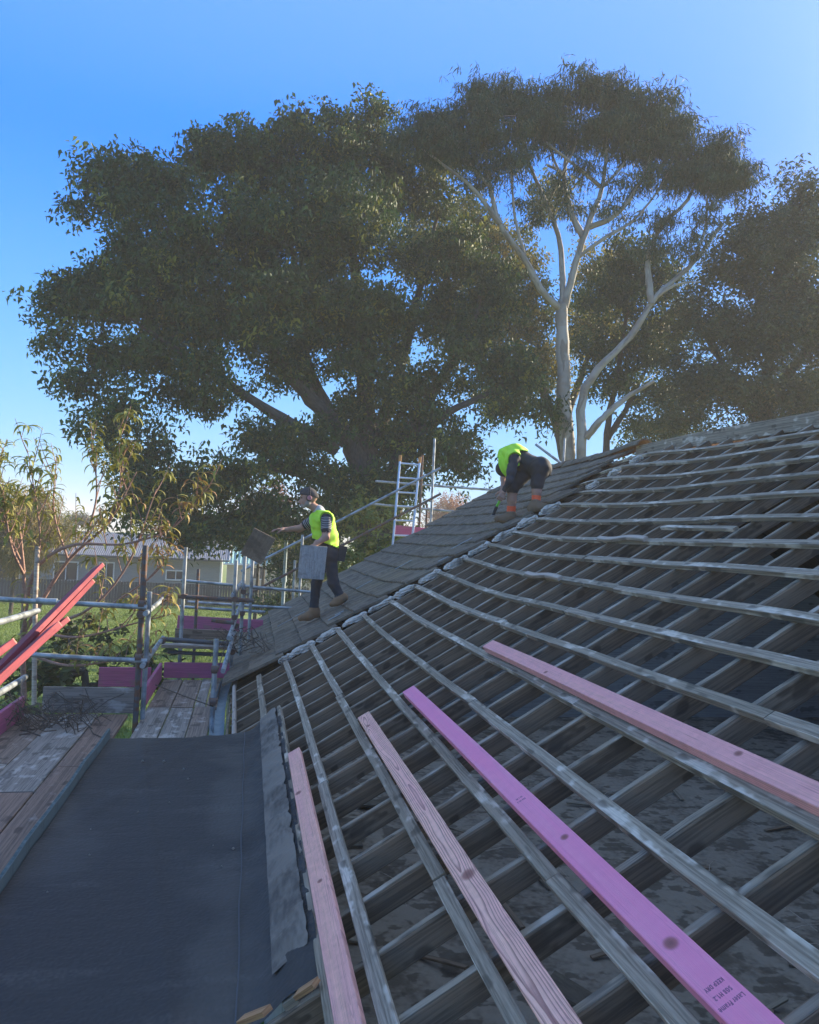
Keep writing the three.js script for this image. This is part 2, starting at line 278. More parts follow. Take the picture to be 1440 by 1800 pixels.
M.twig = std({ map: tex(128, 128, (u, v) => mix3([0.20, 0.10, 0.075], [0.42, 0.26, 0.20], fbm(u, v, 8, 20, 3, 2)), 0.2), roughness: 0.85 });
M.twigDark = std({ color: lin(0.10, 0.075, 0.055), roughness: 0.9 });
const leafMat = (r, g, b, tr = 0.35) => new THREE.MeshPhysicalMaterial({ color: lin(r, g, b), roughness: 0.62, transmission: tr, thickness: 0, side: THREE.DoubleSide, specularIntensity: 0.4 });
M.leafSun = leafMat(1, 1, 1, 0.5); M.leaf = leafMat(1, 1, 1, 0.38); M.leafGum = leafMat(1, 1, 1, 0.22); M.leafGrass = leafMat(1, 1, 1, 0.45); M.leafPeach = leafMat(1, 1, 1, 0.4);
M.gableBoard = std({ map: weathered([0.42, 0.40, 0.36], [0.28, 0.26, 0.24], [0.5, 0.48, 0.45], 0.3, 0), roughness: 0.85 });
M.ceiling = std({ map: tex(512, 512, (u, v) => { const a = fbm(u, v, 5, 7, 5, 1), b = fbm(u, v, 60, 60, 3, 2); let c = mix3([0.17, 0.125, 0.085], [0.36, 0.285, 0.21], smooth(0.32, 0.66, a * 0.7 + b * 0.3)); return mix3(c, [0.10, 0.070, 0.045], smooth(0.55, 0.66, fbm(u, v, 22, 18, 4, 3)) * 0.7); }, 1.7), bumpMap: grey(256, 256, (u, v) => fbm(u, v, 20, 20, 4, 2), 1), bumpScale: 0.02, roughness: 1 });
M.dust = std({ map: weathered([0.34, 0.27, 0.19], [0.18, 0.14, 0.10], [0.5, 0.42, 0.33], 0.4, 1), roughness: 1 });
// ---------------------------------------------------------------- the house: one long roof slope, stripped near, tiled far
const TH = 31 * Math.PI / 180, CT = Math.cos(TH), ST = Math.sin(TH), ROOF0 = EYE - 1.76;
const Z_MORTAR = -8.98, Z_VERGE = -14.65, S_RIDGE = 5.90, GAUGE = 0.335, S0 = 0.24;
const lift = z => 0.085 * Math.exp(-(((z - Z_MORTAR + 0.1) / 1.15) ** 2));        // the roof is held up over the party wall and sags each side of it
const sag = (s, z) => 0.012 * Math.sin(s * 1.7 + z * 0.9) + 0.008 * Math.sin(z * 2.3 + s * 3.1) * smooth(0, 3, -z);
function roofPt(s, z, h) { h += lift(z); return V(s * CT - h * ST, ROOF0 + s * ST + h * CT, z); }
const NORM = V(-ST, CT, 0), SLOPE = V(CT, ST, 0);
const house = thing('house', 'house under repair, its long roof stripped to rafters and battens near the camera', 'house');

{ // rafters, one by one
  const r = rng(5), shapes = [];
  for (let i = 0; i < 28; i++) {
    const z = 1.6 - i * 0.405 + (r() - 0.5) * 0.03; if (z < -9.3) break;
    const up = NORM, a = roofPt(-0.12, z, -0.085), b = roofPt(S_RIDGE - 0.02, z + (r() - 0.5) * 0.04, -0.085);
    const rf = mesh('rafter', bar(a, b, 0.039 + r() * 0.005, 0.098, up, r() * 9), i % 3 ? M.rafter : M.rafterDark, house);
    const dp = []; for (let q = 0; q <= 26; q++) dp.push(a.clone().lerp(b, q / 26).addScaledVector(NORM, 0.0495 + 0.002 * Math.sin(q * 2.1 + i)).add(V(0, 0, (r() - 0.5) * 0.008)));
    mesh('dust_crust', sweep(dp, 0.029 + r() * 0.006, 0.006, NORM, r() * 9, 0.3), M.dust, rf);      // grit and old mortar lying on top
  }
  for (let z = -9.6; z > -14.5; z -= 0.45) mesh('rafter', bar(roofPt(-0.12, z, -0.085), roofPt(S_RIDGE, z, -0.085), 0.048, 0.098, NORM, z), M.rafterDark, house);
}
// old battens: bent, uneven, ending at the mortar line
{
  const r = rng(11);
  for (let k = 0; k < 17; k++) {
    const s0 = S0 + k * GAUGE + (r() - 0.5) * 0.025, zEnd = k > 12 ? -9.9 - r() * 0.2 : Z_MORTAR + 0.03 - r() * 0.05, zStart = k === 0 ? -2.85 : 1.4;
    const cuts = [zStart]; let z = k === 0 ? -7.2 : 0.2 - r() * 3.8; while (z > zEnd + 1.5) { if (z < zStart - 0.5) cuts.push(z); z -= 3.2 + r() * 1.8; } cuts.push(zEnd);
    for (let c = 0; c + 1 < cuts.length; c++) {
      const pts = [], ph = r() * 9, n = Math.max(6, Math.round((cuts[c] - cuts[c + 1]) / 0.22)), ds = (r() - 0.5) * 0.022, dh = r() * 0.006;
      for (let i = 0; i <= n; i++) {
        const zz = lerp(cuts[c] - 0.004, cuts[c + 1] + 0.004, i / n);
        pts.push(roofPt(s0 + ds + 0.005 * Math.sin(zz * 0.9 + ph) + 0.0015 * Math.sin(zz * 3.7 + ph), zz, -0.017 + dh + sag(s0, zz) * 0.5 + 0.0012 * Math.sin(zz * 5 + ph)));
      }
      mesh('batten', sweep(pts, 0.052 + r() * 0.008, 0.032, NORM, r() * 20, 0.07), r() < 0.6 ? M.batten : M.batten2, house);
    }
  }
  // short pale offcuts nailed over broken battens
  for (const [k, za, zb] of [[10, -5.75, -6.6], [8, -6.05, -6.85]]) {
    const pts = []; for (let i = 0; i <= 6; i++) { const z = lerp(za, zb, i / 6); pts.push(roofPt(S0 + k * GAUGE - 0.03, z, 0.02 + 0.012 * Math.sin(i))); }
    const m = mesh('splint', sweep(pts, 0.05, 0.03, NORM, 3, 0.15), M.paleWood, house);
  }
  mesh('splint', sweep([roofPt(S0 + 10.6 * GAUGE, -4.9, -0.02), roofPt(S0 + 10.65 * GAUGE, -5.9, -0.01)], 0.045, 0.028, NORM, 2), M.batten, house);
}
mesh('ridge_board', sweep([1.5, -1.5, -4, -6.5, -8.5, -9.9].map((z, i) => roofPt(S_RIDGE + 0.03, z, -0.03 + 0.012 * (i % 2))), 0.034, 0.16, V(0, 1, 0), 0), M.batten, house);
mesh('ceiling', box(0.3, 9.6, ROOF0 - 0.31, ROOF0 - 0.285, -14.4, 2.0), M.ceiling, house);
mesh('far_slope', (() => { const a = roofPt(S_RIDGE + 0.05, 0, 0); const g = bar(V(a.x + 0.02, a.y - 0.07, -6.2), V(a.x + 5.3, a.y - 0.07 - 5.28 * Math.tan(TH), -6.2), 16.9, 0.06, V(0, 1, 0), 0, 0.02); return g; })(), M.rafterDark, house);
mesh('gable_wall', (() => { const sh = new THREE.Shape([new THREE.Vector2(0.35, 0.1), new THREE.Vector2(9.7, 0.1), new THREE.Vector2(9.7, ROOF0 - 0.1), new THREE.Vector2(5.05, ROOF0 + 2.75), new THREE.Vector2(0.35, ROOF0 - 0.02)]); const g = new THREE.ExtrudeGeometry(sh, { depth: 0.12, bevelEnabled: false }); g.translate(0, 0, -14.55); return g; })(), M.gableBoard, house);
mesh('gable_wall', (() => { const sh = new THREE.Shape([new THREE.Vector2(0.35, 0.1), new THREE.Vector2(9.7, 0.1), new THREE.Vector2(9.7, ROOF0 - 0.1), new THREE.Vector2(5.05, ROOF0 + 2.75), new THREE.Vector2(0.35, ROOF0 - 0.02)]); const g = new THREE.ExtrudeGeometry(sh, { depth: 0.12, bevelEnabled: false }); g.translate(0, 0, 1.9); return g; })(), M.gableBoard, house);  // near end behind the camera, added to keep light out of the attic
mesh('wall', box(0.35, 0.47, 0, ROOF0 - 0.33, -14.42, 1.88), M.gableBoard, house);
mesh('wall', box(9.58, 9.7, 0, ROOF0 - 0.33, -14.42, 1.88), M.gableBoard, house);
mesh('party_wall', (() => { const sh = new THREE.Shape([new THREE.Vector2(0.48, ROOF0 - 0.28), new THREE.Vector2(9.4, ROOF0 - 0.28), new THREE.Vector2(5.05, ROOF0 + 2.86), new THREE.Vector2(0.48, ROOF0 + 0.11)]); const g = new THREE.ExtrudeGeometry(sh, { depth: 0.1, bevelEnabled: false }); g.translate(0, -0.02, -9.16); return g; })(), M.gableBoard, house);
// bits lying on the ceiling
{
  const r = rng(31);
  for (let i = 0; i < 46; i++) {
    const x = 0.6 + r() * 3.4, z = -0.6 - r() * 6.5, y = ROOF0 - 0.278, a = r() * 6.28, L = 0.12 + r() * 0.4;
    const p0 = V(x, y + 0.005, z), p1 = V(x + Math.cos(a) * L, y + 0.01 + r() * 0.05, z + Math.sin(a) * L);
    mesh(i % 3 ? 'lath_offcut' : 'tile_fragment', bar(p0, p1, i % 3 ? 0.03 : 0.14, i % 3 ? 0.012 : 0.02, V(0, 1, 0), i), i % 3 ? (i % 2 ? M.rafter : M.batten2) : M.tiles[i % 4], house);
  }
  for (let i = 0; i < 26; i++) {          // stray straw and wire
    const x = 0.5 + r() * 3.2, z = -0.9 - r() * 5.6, y = ROOF0 - 0.26 + r() * 0.1, a = r() * 6.28, L = 0.25 + r() * 0.35, pts = [];
    for (let k = 0; k <= 5; k++) pts.push(V(x + Math.cos(a + k * 0.12) * L * k / 5, y + Math.sin(k * 0.6) * 0.07, z + Math.sin(a + k * 0.12) * L * k / 5));
    mesh('straw', tube(pts, 0.0022, 0.0015, 4), M.paleWood, house);
  }
}
// mortar bedding along the party wall, a lump to each course
{
  const r = rng(42);
  for (let k = 0; k < 16; k++) {
    if (k === 12) continue;
    const sa = S0 + k * GAUGE + 0.055 + (k === 0 ? 0.2 : 0), L = (GAUGE - 0.05) * (k > 12 ? 0.66 : 1.08 + 0.16 * r()) - (k === 0 ? 0.16 : 0), g = new THREE.IcosahedronGeometry(1, 4), p = g.attributes.position, uv = g.attributes.uv, zc = Z_MORTAR + 0.0 - (r() - 0.5) * 0.03, wd = 0.062 + r() * 0.02, ht = 0.038 + r() * 0.014, q = r() * 40;
    for (let i = 0; i < p.count; i++) {
      let x = p.getX(i), y = p.getY(i), z = p.getZ(i); const sx = Math.sign(x) * Math.pow(Math.abs(x), 0.6), sz = Math.sign(z) * Math.pow(Math.abs(z), 0.75);
      const nn = 0.75 + 0.3 * Math.sin(x * 5 + q) * Math.sin(z * 4 + q * 2) + 0.22 * Math.sin(x * 13 + y * 9 + q) + 0.14 * Math.sin(x * 23 + z * 17 + q * 3);
      const P = roofPt(sa + L / 2 + sx * L / 2, zc + sz * wd * nn, 0.0 + Math.max(-0.7, y) * ht * nn);
      p.setXYZ(i, P.x, P.y, P.z); uv.setXY(i, P.x, P.z * 1.2);
    }
    g.computeVertexNormals(); mesh('mortar_lump', g, M.mortar, house);
  }
}
// concrete tiles: flat with a rounded nose, a side lap rib and two shallow ribs
const TILE_W = 0.332, TILE_L = 0.425;
function tileGeometry(seed) {
  const r = rng(seed), nx = 10, nz = 10, T = 0.030, pos = [], uv = [], idx = [];
  const prof = z => 0.0035 * Math.cos((z - 0.5) * 4 * Math.PI) + (z > 0.9 ? 0.006 * smooth(0.9, 0.93, z) : 0) - (z < 0.06 ? 0.004 : 0);
  const du = r() * 3, dv = r() * 3, chip = r();
  for (let side = 0; side < 2; side++) for (let j = 0; j <= nz; j++) for (let i = 0; i <= 3; i++) {
    const w = j / nz, l = [0, 0.018, 0.2, 1][i], nose = i === 0 ? -0.008 : 0, rag = i === 0 ? 0.006 * (vn(j * 0.9 + seed * 7, seed, 256, 256, 1) - 0.5) : 0;
    pos.push(l * TILE_L + rag, (side ? -T : 0) + prof(w) + (side ? 0 : nose), -(w - 0.5) * (TILE_W + 0.006)); uv.push(du + l * TILE_L, dv + w * TILE_W);
  }
  const id = (s, i, j) => s * 4 * (nz + 1) + j * 4 + i;
  const quad = (a, b, c, d) => idx.push(a, b, c, a, c, d);
  for (let j = 0; j < nz; j++) for (let i = 0; i < 3; i++) { quad(id(0, i, j), id(0, i + 1, j), id(0, i + 1, j + 1), id(0, i, j + 1)); quad(id(1, i, j), id(1, i, j + 1), id(1, i + 1, j + 1), id(1, i + 1, j)); }
  for (let j = 0; j < nz; j++) { quad(id(0, 0, j), id(0, 0, j + 1), id(1, 0, j + 1), id(1, 0, j)); quad(id(0, 3, j), id(1, 3, j), id(1, 3, j + 1), id(0, 3, j + 1)); }
  for (let i = 0; i < 3; i++) { quad(id(0, i, 0), id(1, i, 0), id(1, i + 1, 0), id(0, i + 1, 0)); quad(id(0, i, nz), id(0, i + 1, nz), id(1, i + 1, nz), id(1, i, nz)); }
  let g = new THREE.BufferGeometry(); g.setAttribute('position', new THREE.Float32BufferAttribute(pos, 3)); g.setAttribute('uv', new THREE.Float32BufferAttribute(uv, 2)); g.setIndex(idx);
  g = g.toNonIndexed(); g.computeVertexNormals(); return g;
}
const TILE = [1, 2, 3, 4, 5, 6].map(tileGeometry);
{
  const r = rng(77), all = [];
  for (let k = -1; k < 17; k++) {
    const z0 = Z_MORTAR + (k >= 13 ? -0.62 - (k - 13) * 0.12 : -0.03), off = (k & 1) * TILE_W * 0.5, cols = Math.round((z0 - Z_VERGE) / TILE_W) - (k % 7 === 3 ? 1 : 0);
    for (let c = 0; c < cols; c++) {
      const z = z0 - (c + 0.5) * TILE_W - (k & 1 ? 0.15 : 0), s = S0 + k * GAUGE - 0.075 + (r() - 0.5) * 0.012;
      all.push([s, z, c]);
    }
  }
  const X = SLOPE, up = NORM, stuff = [];
  const order = all.map((a, i) => [a[0] * 0 + Math.hypot(roofPt(a[0], a[1], 0).x, a[1]), i]).sort((p, q) => p[0] - q[0]).map(p => p[1]);
  order.forEach((i, n) => {
    const [s, z, c] = all[i], P = roofPt(s, z, 0.074 + r() * 0.008), dl = (lift(z + 0.1) - lift(z - 0.1)) / 0.2;
    const m = new THREE.Matrix4(), zx = V(0, 0, 1).addScaledVector(NORM, dl).normalize(), pitch = 0.082 + (r() - 0.5) * 0.012, xx = SLOPE.clone().addScaledVector(NORM, -pitch).normalize(), yy = zx.clone().cross(xx).normalize();
    const yaw = (r() - 0.5) * 0.014; xx.addScaledVector(zx, yaw).normalize(); const z2 = xx.clone().cross(yy);
    m.makeBasis(xx, yy, z2).setPosition(P);
    const g = TILE[Math.floor(r() * 6)], mat = M.tiles[Math.floor(r() * 4)];
    if (n < 300) { const t = mesh('roof_tile', g, mat, house); t.applyMatrix4(m); } else stuff.push(g.clone().applyMatrix4(m));
  });
  if (stuff.length) mesh('far_roof_tiles', stuff, M.tiles[0], house).userData.kind = 'stuff';
  // pale strips of clean tile laid bare where a neighbour's lap was broken off
  for (const [a, b] of [[[0.508, 3.033, -12.165], [0.743, 3.174, -11.933]], [[0.764, 3.186, -12.15], [0.905, 3.271, -12.022]], [[1.041, 3.353, -9.51], [1.185, 3.44, -9.432]], [[1.131, 3.407, -9.599], [1.23, 3.467, -9.645]], [[1.578, 3.676, -11.536], [1.8, 3.809, -11.226]], [[2.098, 3.988, -11.277], [2.331, 4.128, -11.055]], [[2.571, 4.272, -9.826], [2.835, 4.431, -9.669]], [[2.288, 4.102, -9.138], [2.401, 4.17, -9.239]]]) {
    const A = V(...a), B = V(...b), s = A.x / CT; const pa = roofPt(A.x / CT, (A.z + B.z) / 2, 0.082), pb = roofPt(B.x / CT, (A.z + B.z) / 2, 0.076);
    mesh('exposed_lap', bar(pa, pb, 0.034, 0.008, NORM, s), M.lapMark, house);
  }
}
// half round ridge caps over the tiled part
{
  const r = rng(91);
  for (let z = -9.75, i = 0; z > -14.5; z -= 0.375, i++) {
    const sh = new THREE.Shape(); sh.absarc(0, 0, 0.135, 0.25, Math.PI - 0.25, false); sh.absarc(0, 0, 0.115, Math.PI - 0.25, 0.25, true);
    const g = new THREE.ExtrudeGeometry(sh, { depth: 0.42, bevelEnabled: false, curveSegments: 8 }); g.rotateX(-0.045 + (r() - 0.5) * 0.04); g.rotateZ((r() - 0.5) * 0.1); const P = roofPt(S_RIDGE + 0.06, z, -0.03); g.translate(P.x, P.y - 0.005 + r() * 0.012, z - 0.4);
    mesh('ridge_cap', g, M.tiles[i % 4], house);
  }
}
// eave: fascia and gutter
mesh('fascia', bar(V(-0.115, ROOF0 - 0.16, 1.4), V(-0.115, ROOF0 - 0.16, -14.6), 0.02, 0.15, V(0, 1, 0), 0), M.batten2, house);
mesh('tilt_batten', sweep([-7.0, -8, -9, -10.1].map((z, i) => roofPt(-0.055, z, -0.01 + 0.006 * (i % 2))), 0.03, 0.04, NORM, 4), M.paleWood, house);
mesh('gutter', (() => {
  const prof = []; for (let i = 0; i <= 8; i++) { const a = Math.PI + i / 8 * Math.PI; prof.push([-0.195 + 0.062 * Math.cos(a), -0.085 + 0.07 * Math.sin(a)]); }
  prof.push([-0.133, -0.06]); prof.unshift([-0.257, -0.07]); prof.unshift([-0.265, -0.062]);
  return sheet(40, prof.length - 1, (u, v) => { const [x, y] = prof[Math.round(v * (prof.length - 1))], z = lerp(1.4, -14.6, u), q = smooth(-8.2, -9.6, z); return V(x + 0.03 * Math.sin(z * 0.9) * smooth(-6, -9, z) + 0.015 * q, ROOF0 + y + 0.035 * q * Math.sin(z * 1.3), z); }, (u, v) => [v * 0.3, u * 16]);
})(), M.gutter, house).material.side = THREE.DoubleSide;
mesh('rafter_block', [0, 1, 2, 3, 4, 5].map(i => bar(V(-0.1, ROOF0 - 0.20, -7.2 - i * 0.42), V(0.32, ROOF0 - 0.20, -7.2 - i * 0.42), 0.05, 0.05, V(0, 1, 0), i)), M.rafter, house);

// ---------------------------------------------------------------- new pink timbers laid along the stripped roof
function looseBatten(x, zFar, zNear, w, h, mat, label, turn = 0) {
  const s = x / CT, pts = []; for (let i = 0; i <= 10; i++) { const z = lerp(zFar, zNear, i / 10); pts.push(roofPt(s + turn * (i / 10 - 0.5), z, 0.012 + h / 2 + 0.004 * Math.sin(i * 0.8))); }
  const g = sweep(pts, w, h, NORM, 0, 0.06), uv = g.attributes.uv, L = zNear - zFar;
  for (let i = 0; i < uv.count; i++) { const y = uv.getY(i); uv.setXY(i, clamp(1 - uv.getX(i) / 5.2, 0.002, 0.998), y <= w ? clamp(y / w, 0.01, 0.99) : clamp(0.5 + (y - w) / h * 0.4, 0.02, 0.98)); }
  return single('new_batten', g, mat, label, 'timber', 'new timbers laid along the stripped roof');
}
looseBatten(0.395, -5.52, -0.35, 0.088, 0.045, M.pineA, 'short salmon pink new timber nearest the black underlay', 0.0);
looseBatten(0.855, -5.40, -0.30, 0.088, 0.045, M.pineB, 'salmon pink new timber with bold swirling brown grain', 0.02);
looseBatten(1.155, -5.38, -0.25, 0.090, 0.045, M.pineC, 'bright magenta pink new timber with knots and printed stamp', 0.02);
looseBatten(1.70, -5.34, -0.20, 0.088, 0.045, M.pineD, 'salmon red new timber highest up the stripped slope', 0.02);

// ---------------------------------------------------------------- black underlay over the lean-to at the eave
{
  const lay = thing('underlay_sheet', 'black roofing underlay spread over the eave at lower left', 'underlay');
  const Y = EYE - 1.70, top = (u, v) => {                 // u: 0 left edge .. 1 upper edge, v: 0 far .. 1 near
    const z = lerp(-6.86, -2.86, v) - 0.25 * smooth(0.55, 1, u) * (1 - v), kf = 0.72;
    let x, y;
    if (u < kf) { const t = u / kf; x = lerp(-1.03 - 0.02 * v, 0.03, t); y = Y - 0.02 + 0.02 * t - 0.012 * Math.sin(t * 3.14) + 0.004 * Math.sin(z * 3 + t * 5) + 0.005 * Math.sin(z * 1.9 + t * 9) * t + 0.010 * Math.exp(-(((t * 0.7 + z * 0.22 + 1.0) / 0.035) ** 2)) + 0.007 * Math.exp(-(((t * 1.1 - z * 0.16 - 1.35) / 0.03) ** 2)); }
    else { const t = (u - kf) / (1 - kf); x = lerp(0.03, 0.325, t); const yr = ROOF0 + x * Math.tan(TH) + 0.045; y = lerp(Y, yr, smooth(0, 0.8, t)) + 0.009 * Math.sin(z * 9 + x * 14) * smooth(0, 0.4, t) + 0.006 * Math.sin(z * 23 - x * 40) * smooth(0, 0.5, t); }
    if (v > 0.93) y -= 0.03 * smooth(0.93, 1, v) * smooth(0.55, 0.7, u);
    return V(x, y, z);
  };
  mesh('membrane', sheet(60, 90, top, (u, v, p) => [p.x, p.z]), M.underlay, lay).material.side = THREE.DoubleSide;
  const r = rng(8), jag = []; for (let i = 0; i <= 90; i++) jag.push((r() - 0.5) * 0.006 + (r() < 0.15 ? -0.014 * r() : 0));
  mesh('torn_strip', sheet(8, 90, (u, v) => { const z = lerp(-7.08, -3.05, v), x = lerp(0.165, 0.292 + jag[Math.round(v * 90)], u), k = 0.72 + 0.28 * (x - 0.03) / 0.295; const p = top(k, clamp((z + 6.86 + 0.1) / 4)); return V(x, p.y + 0.016 + 0.006 * Math.abs(Math.sin(v * 170 + u * 3)) * u, z); }, (u, v, p) => [p.x, p.z]), M.strip, lay).material.side = THREE.DoubleSide;
  mesh('seam', sweep(Array.from({ length: 24 }, (_, i) => { const p = top(0.73, i / 23); p.y += 0.003; p.x += 0.004 * Math.sin(i * 1.3); return p; }), 0.006, 0.004, V(0, 1, 0)), M.darkSteel, lay);
  const e = []; for (let i = 0; i <= 20; i++) { const z = lerp(-6.9, -2.9, i / 20); e.push(V(-1.05 - 0.02 * i / 20 + 0.004 * Math.sin(i), Y - 0.004 + 0.004 * Math.sin(i * 1.7), z)); }
  mesh('edge_board', sweep(e, 0.022, 0.10, V(0, 1, 0)), M.edgeTeal, lay);
  mesh('base_board', box(-1.03, 0.0, Y - 0.075, Y - 0.045, -6.84, -2.9), M.plankBrown, lay);
  mesh('edge_board', bar(V(-1.02, Y - 0.028, -2.83), V(-0.10, Y - 0.015, -2.84), 0.03, 0.03, V(0, 1, 0)), M.gutter, lay);
  mesh('rolled_batten', sweep(Array.from({ length: 12 }, (_, i) => roofPt(0.325 / CT + 0.02, lerp(-7.15, -2.2, i / 11), 0.012 + 0.004 * Math.sin(i * 2))), 0.035, 0.05, NORM, 2), M.batten2, lay);
  const bits = rng(15); for (let i = 0; i < 14; i++) { const p = top(0.12 + bits() * 0.8, 0.1 + bits() * 0.85), s = 0.004 + bits() * 0.008; const g = new THREE.TetrahedronGeometry(s, 1); g.translate(p.x, p.y + s * 0.6, p.z); mesh('mortar_crumb', g, M.mortar, lay); }
}
for (const [a, b, label] of [[[0.055, 2.791, -2.72], [0.132, 2.876, -2.62], 'broken orange timber end under the near corner of the underlay'], [[0.239, 2.828, -2.78], [0.295, 2.899, -2.72], 'split timber sliver poking out below the torn underlay edge']]) {
  const A = V(...a), B = V(...b); single('broken_timber', bar(A, B, 0.04, 0.018, V(0, 1, 0.3), 1, 0.04), M.freshWood, label, 'timber');
}
// ---------------------------------------------------------------- ground
structure('ground', sheet(2, 2, (u, v) => V(lerp(-400, 400, u), 0, lerp(400, -900, v)), (u, v, p) => [p.x, p.z]), M.grassGround);
// ---------------------------------------------------------------- trees
// a spray of leaves about its twig, hanging along -y; every leaf is two folded faces
function spray(n, len, wid, spread, droop, seed) {
  const r = rng(seed), pos = [], nor = [];
  for (let i = 0; i < n; i++) {
    const a = r() * 6.283, e = (r() - 0.5) * 1.2 - droop, d = V(Math.cos(a) * Math.cos(e), Math.sin(e), Math.sin(a) * Math.cos(e)).normalize();
    const o = V((r() - 0.5) * spread, (r() - 0.5) * spread, (r() - 0.5) * spread), s = d.clone().cross(V(r() - 0.5, r() * 0.8, r() - 0.5)).normalize(), nn = s.clone().cross(d).normalize();
    const L = len * (0.5 + 0.95 * r()), W = wid * (0.75 + 0.5 * r()), m = o.clone().addScaledVector(d, L * 0.42), t = o.clone().addScaledVector(d, L).addScaledVector(V(0, -1, 0), L * 0.12);
    const l = m.clone().addScaledVector(s, W / 2).addScaledVector(nn, W * 0.18), q = m.clone().addScaledVector(s, -W / 2).addScaledVector(nn, W * 0.18);
    for (const [A, B, C] of [[o, l, t], [o, t, q]]) { pos.push(...A.toArray(), ...B.toArray(), ...C.toArray()); const k = B.clone().sub(A).cross(C.clone().sub(A)).normalize(); for (let z = 0; z < 3; z++) nor.push(k.x, k.y, k.z); }
  }
  const g = new THREE.BufferGeometry(); g.setAttribute('position', new THREE.Float32BufferAttribute(pos, 3)); g.setAttribute('normal', new THREE.Float32BufferAttribute(nor, 3)); return g;
}
const SPRAY = { broad: spray(9, 0.145, 0.095, 0.34, 0.45, 2), gum: spray(11, 0.19, 0.032, 0.30, 0.9, 3), fine: spray(8, 0.14, 0.07, 0.26, 0.5, 4), shrub: spray(7, 0.13, 0.08, 0.24, 0.1, 6), needle: spray(9, 0.30, 0.03, 0.3, 0.9, 7) };
// limbs: polylines with radii; lobes: [x, y, z, rx, ry, rz, clumps]; every clump is joined to the wood by a twig
function makeTree(name, label, o) {
  const t = thing(name, label, o.category || 'tree', o.group), r = rng(o.seed), wood = [], joints = [];
  for (const [pts, r0, r1] of o.limbs) {
    const P = pts.map(p => V(...p)); if (P[0].y < 4.6 && P[0].y > 0.1) P.unshift(V(P[0].x, -0.1, P[0].z)); const n = Math.max(6, P.length * 5), cv = new THREE.CatmullRomCurve3(P, false, 'centripetal'), S = cv.getSpacedPoints(n);
    S.forEach((p, i) => { if (i && i < n) { const j = r0 * 0.25; p.x += (r() - 0.5) * j; p.z += (r() - 0.5) * j; } });
    wood.push(tube(S, r0, r1, r0 > 0.15 ? 12 : 8, 0, 0.14, o.seed + wood.length)); S.forEach((p, i) => { if (i > n * 0.3) joints.push([p, lerp(r0, r1, i / n)]); });
  }
  mesh('trunk', wood, o.bark, t);
  const twigs = [], clumps = [];
  for (const L of o.lobes) {
    const [x, y, z] = L, rx = L[3] * 0.9, ry = L[4] * 0.88, rz = L[5] * 0.9, n = Math.max(3, Math.round((L[6] || 1) * o.density * Math.pow(rx * ry * rz, 0.80))), c = V(x, y, z);
    let best = null, bd = 1e9; for (const j of joints) { const d = j[0].distanceTo(c) + Math.max(0, j[0].y - c.y) * 0.7; if (d < bd) { bd = d; best = j; } }
    if (best && bd > 0.6 && o.reach !== false) {
      const mid = best[0].clone().lerp(c, 0.5); mid.y -= bd * 0.06; mid.x += (r() - 0.5) * bd * 0.12; const rr = clamp(bd * 0.016, 0.03, Math.max(0.03, best[1] * 0.7));
      const S = new THREE.CatmullRomCurve3([best[0], mid, c], false, 'centripetal').getSpacedPoints(10); twigs.push(tube(S, rr, rr * 0.4, 6, 0, 0.1)); S.forEach((p, i) => i > 3 && joints.push([p, rr * 0.6]));
    }
    const hub = [c, ...(best ? [best[0]] : [])];
    for (let i = 0; i < n; i++) {
      const u = r() * 2 - 1, a = r() * 6.283, q = Math.pow(r(), o.shell || 0.45), k = Math.sqrt(1 - u * u);
      const p = V(x + rx * q * k * Math.cos(a), y + ry * q * (u * 0.94), z + rz * q * k * Math.sin(a)); clumps.push([p, q]);
      if (o.twigEvery && i % o.twigEvery === 0) { const h = c.clone().lerp(p, 0.12), m = h.clone().lerp(p, 0.55); m.y += 0.12 * (r() - 0.3); twigs.push(tube([h, m, p], 0.022 + r() * 0.016, 0.007, 4, 5)); }
    }
  }
  if (twigs.length) mesh('branches', twigs, o.bark, t);
  const per = o.perClump, im = new THREE.InstancedMesh(SPRAY[o.leaf], o.mat || M.leaf, clumps.length * per), m4 = new THREE.Matrix4(), q = new THREE.Quaternion(), e = new THREE.Euler(), s = V(1, 1, 1), col = new THREE.Color(); let k = 0;
  for (const [p] of clumps) {
    const tone = r(), cr = o.clump * (0.7 + 0.6 * r());
    for (let i = 0; i < per; i++) {
      const g = V(gauss(r) * cr, gauss(r) * cr * (o.flat || 0.7), gauss(r) * cr); if (o.hang) g.y -= Math.abs(gauss(r)) * o.hang;
      e.set((r() - 0.5) * 0.9, r() * 6.283, (r() - 0.5) * 0.9); q.setFromEuler(e); const f = 0.75 + r() * 0.5; s.set(f, f, f);
      m4.compose(p.clone().add(g), q, s); im.setMatrixAt(k, m4);
      const h = r() < (o.yellow || 0) * (0.4 + tone) ? o.gold : (r() < 0.5 ? o.green : o.green2), v = 0.75 + 0.5 * r(); col.setRGB(h[0] * v, h[1] * v, h[2] * v); im.setColorAt(k, col); k++;
    }
  }
  im.name = 'crown'; im.castShadow = im.receiveShadow = true; im.userData.kind = 'stuff'; t.add(im);
  return t;
}
const G = { green: [0.046, 0.085, 0.024], green2: [0.075, 0.125, 0.030], gold: [0.26, 0.26, 0.04] };
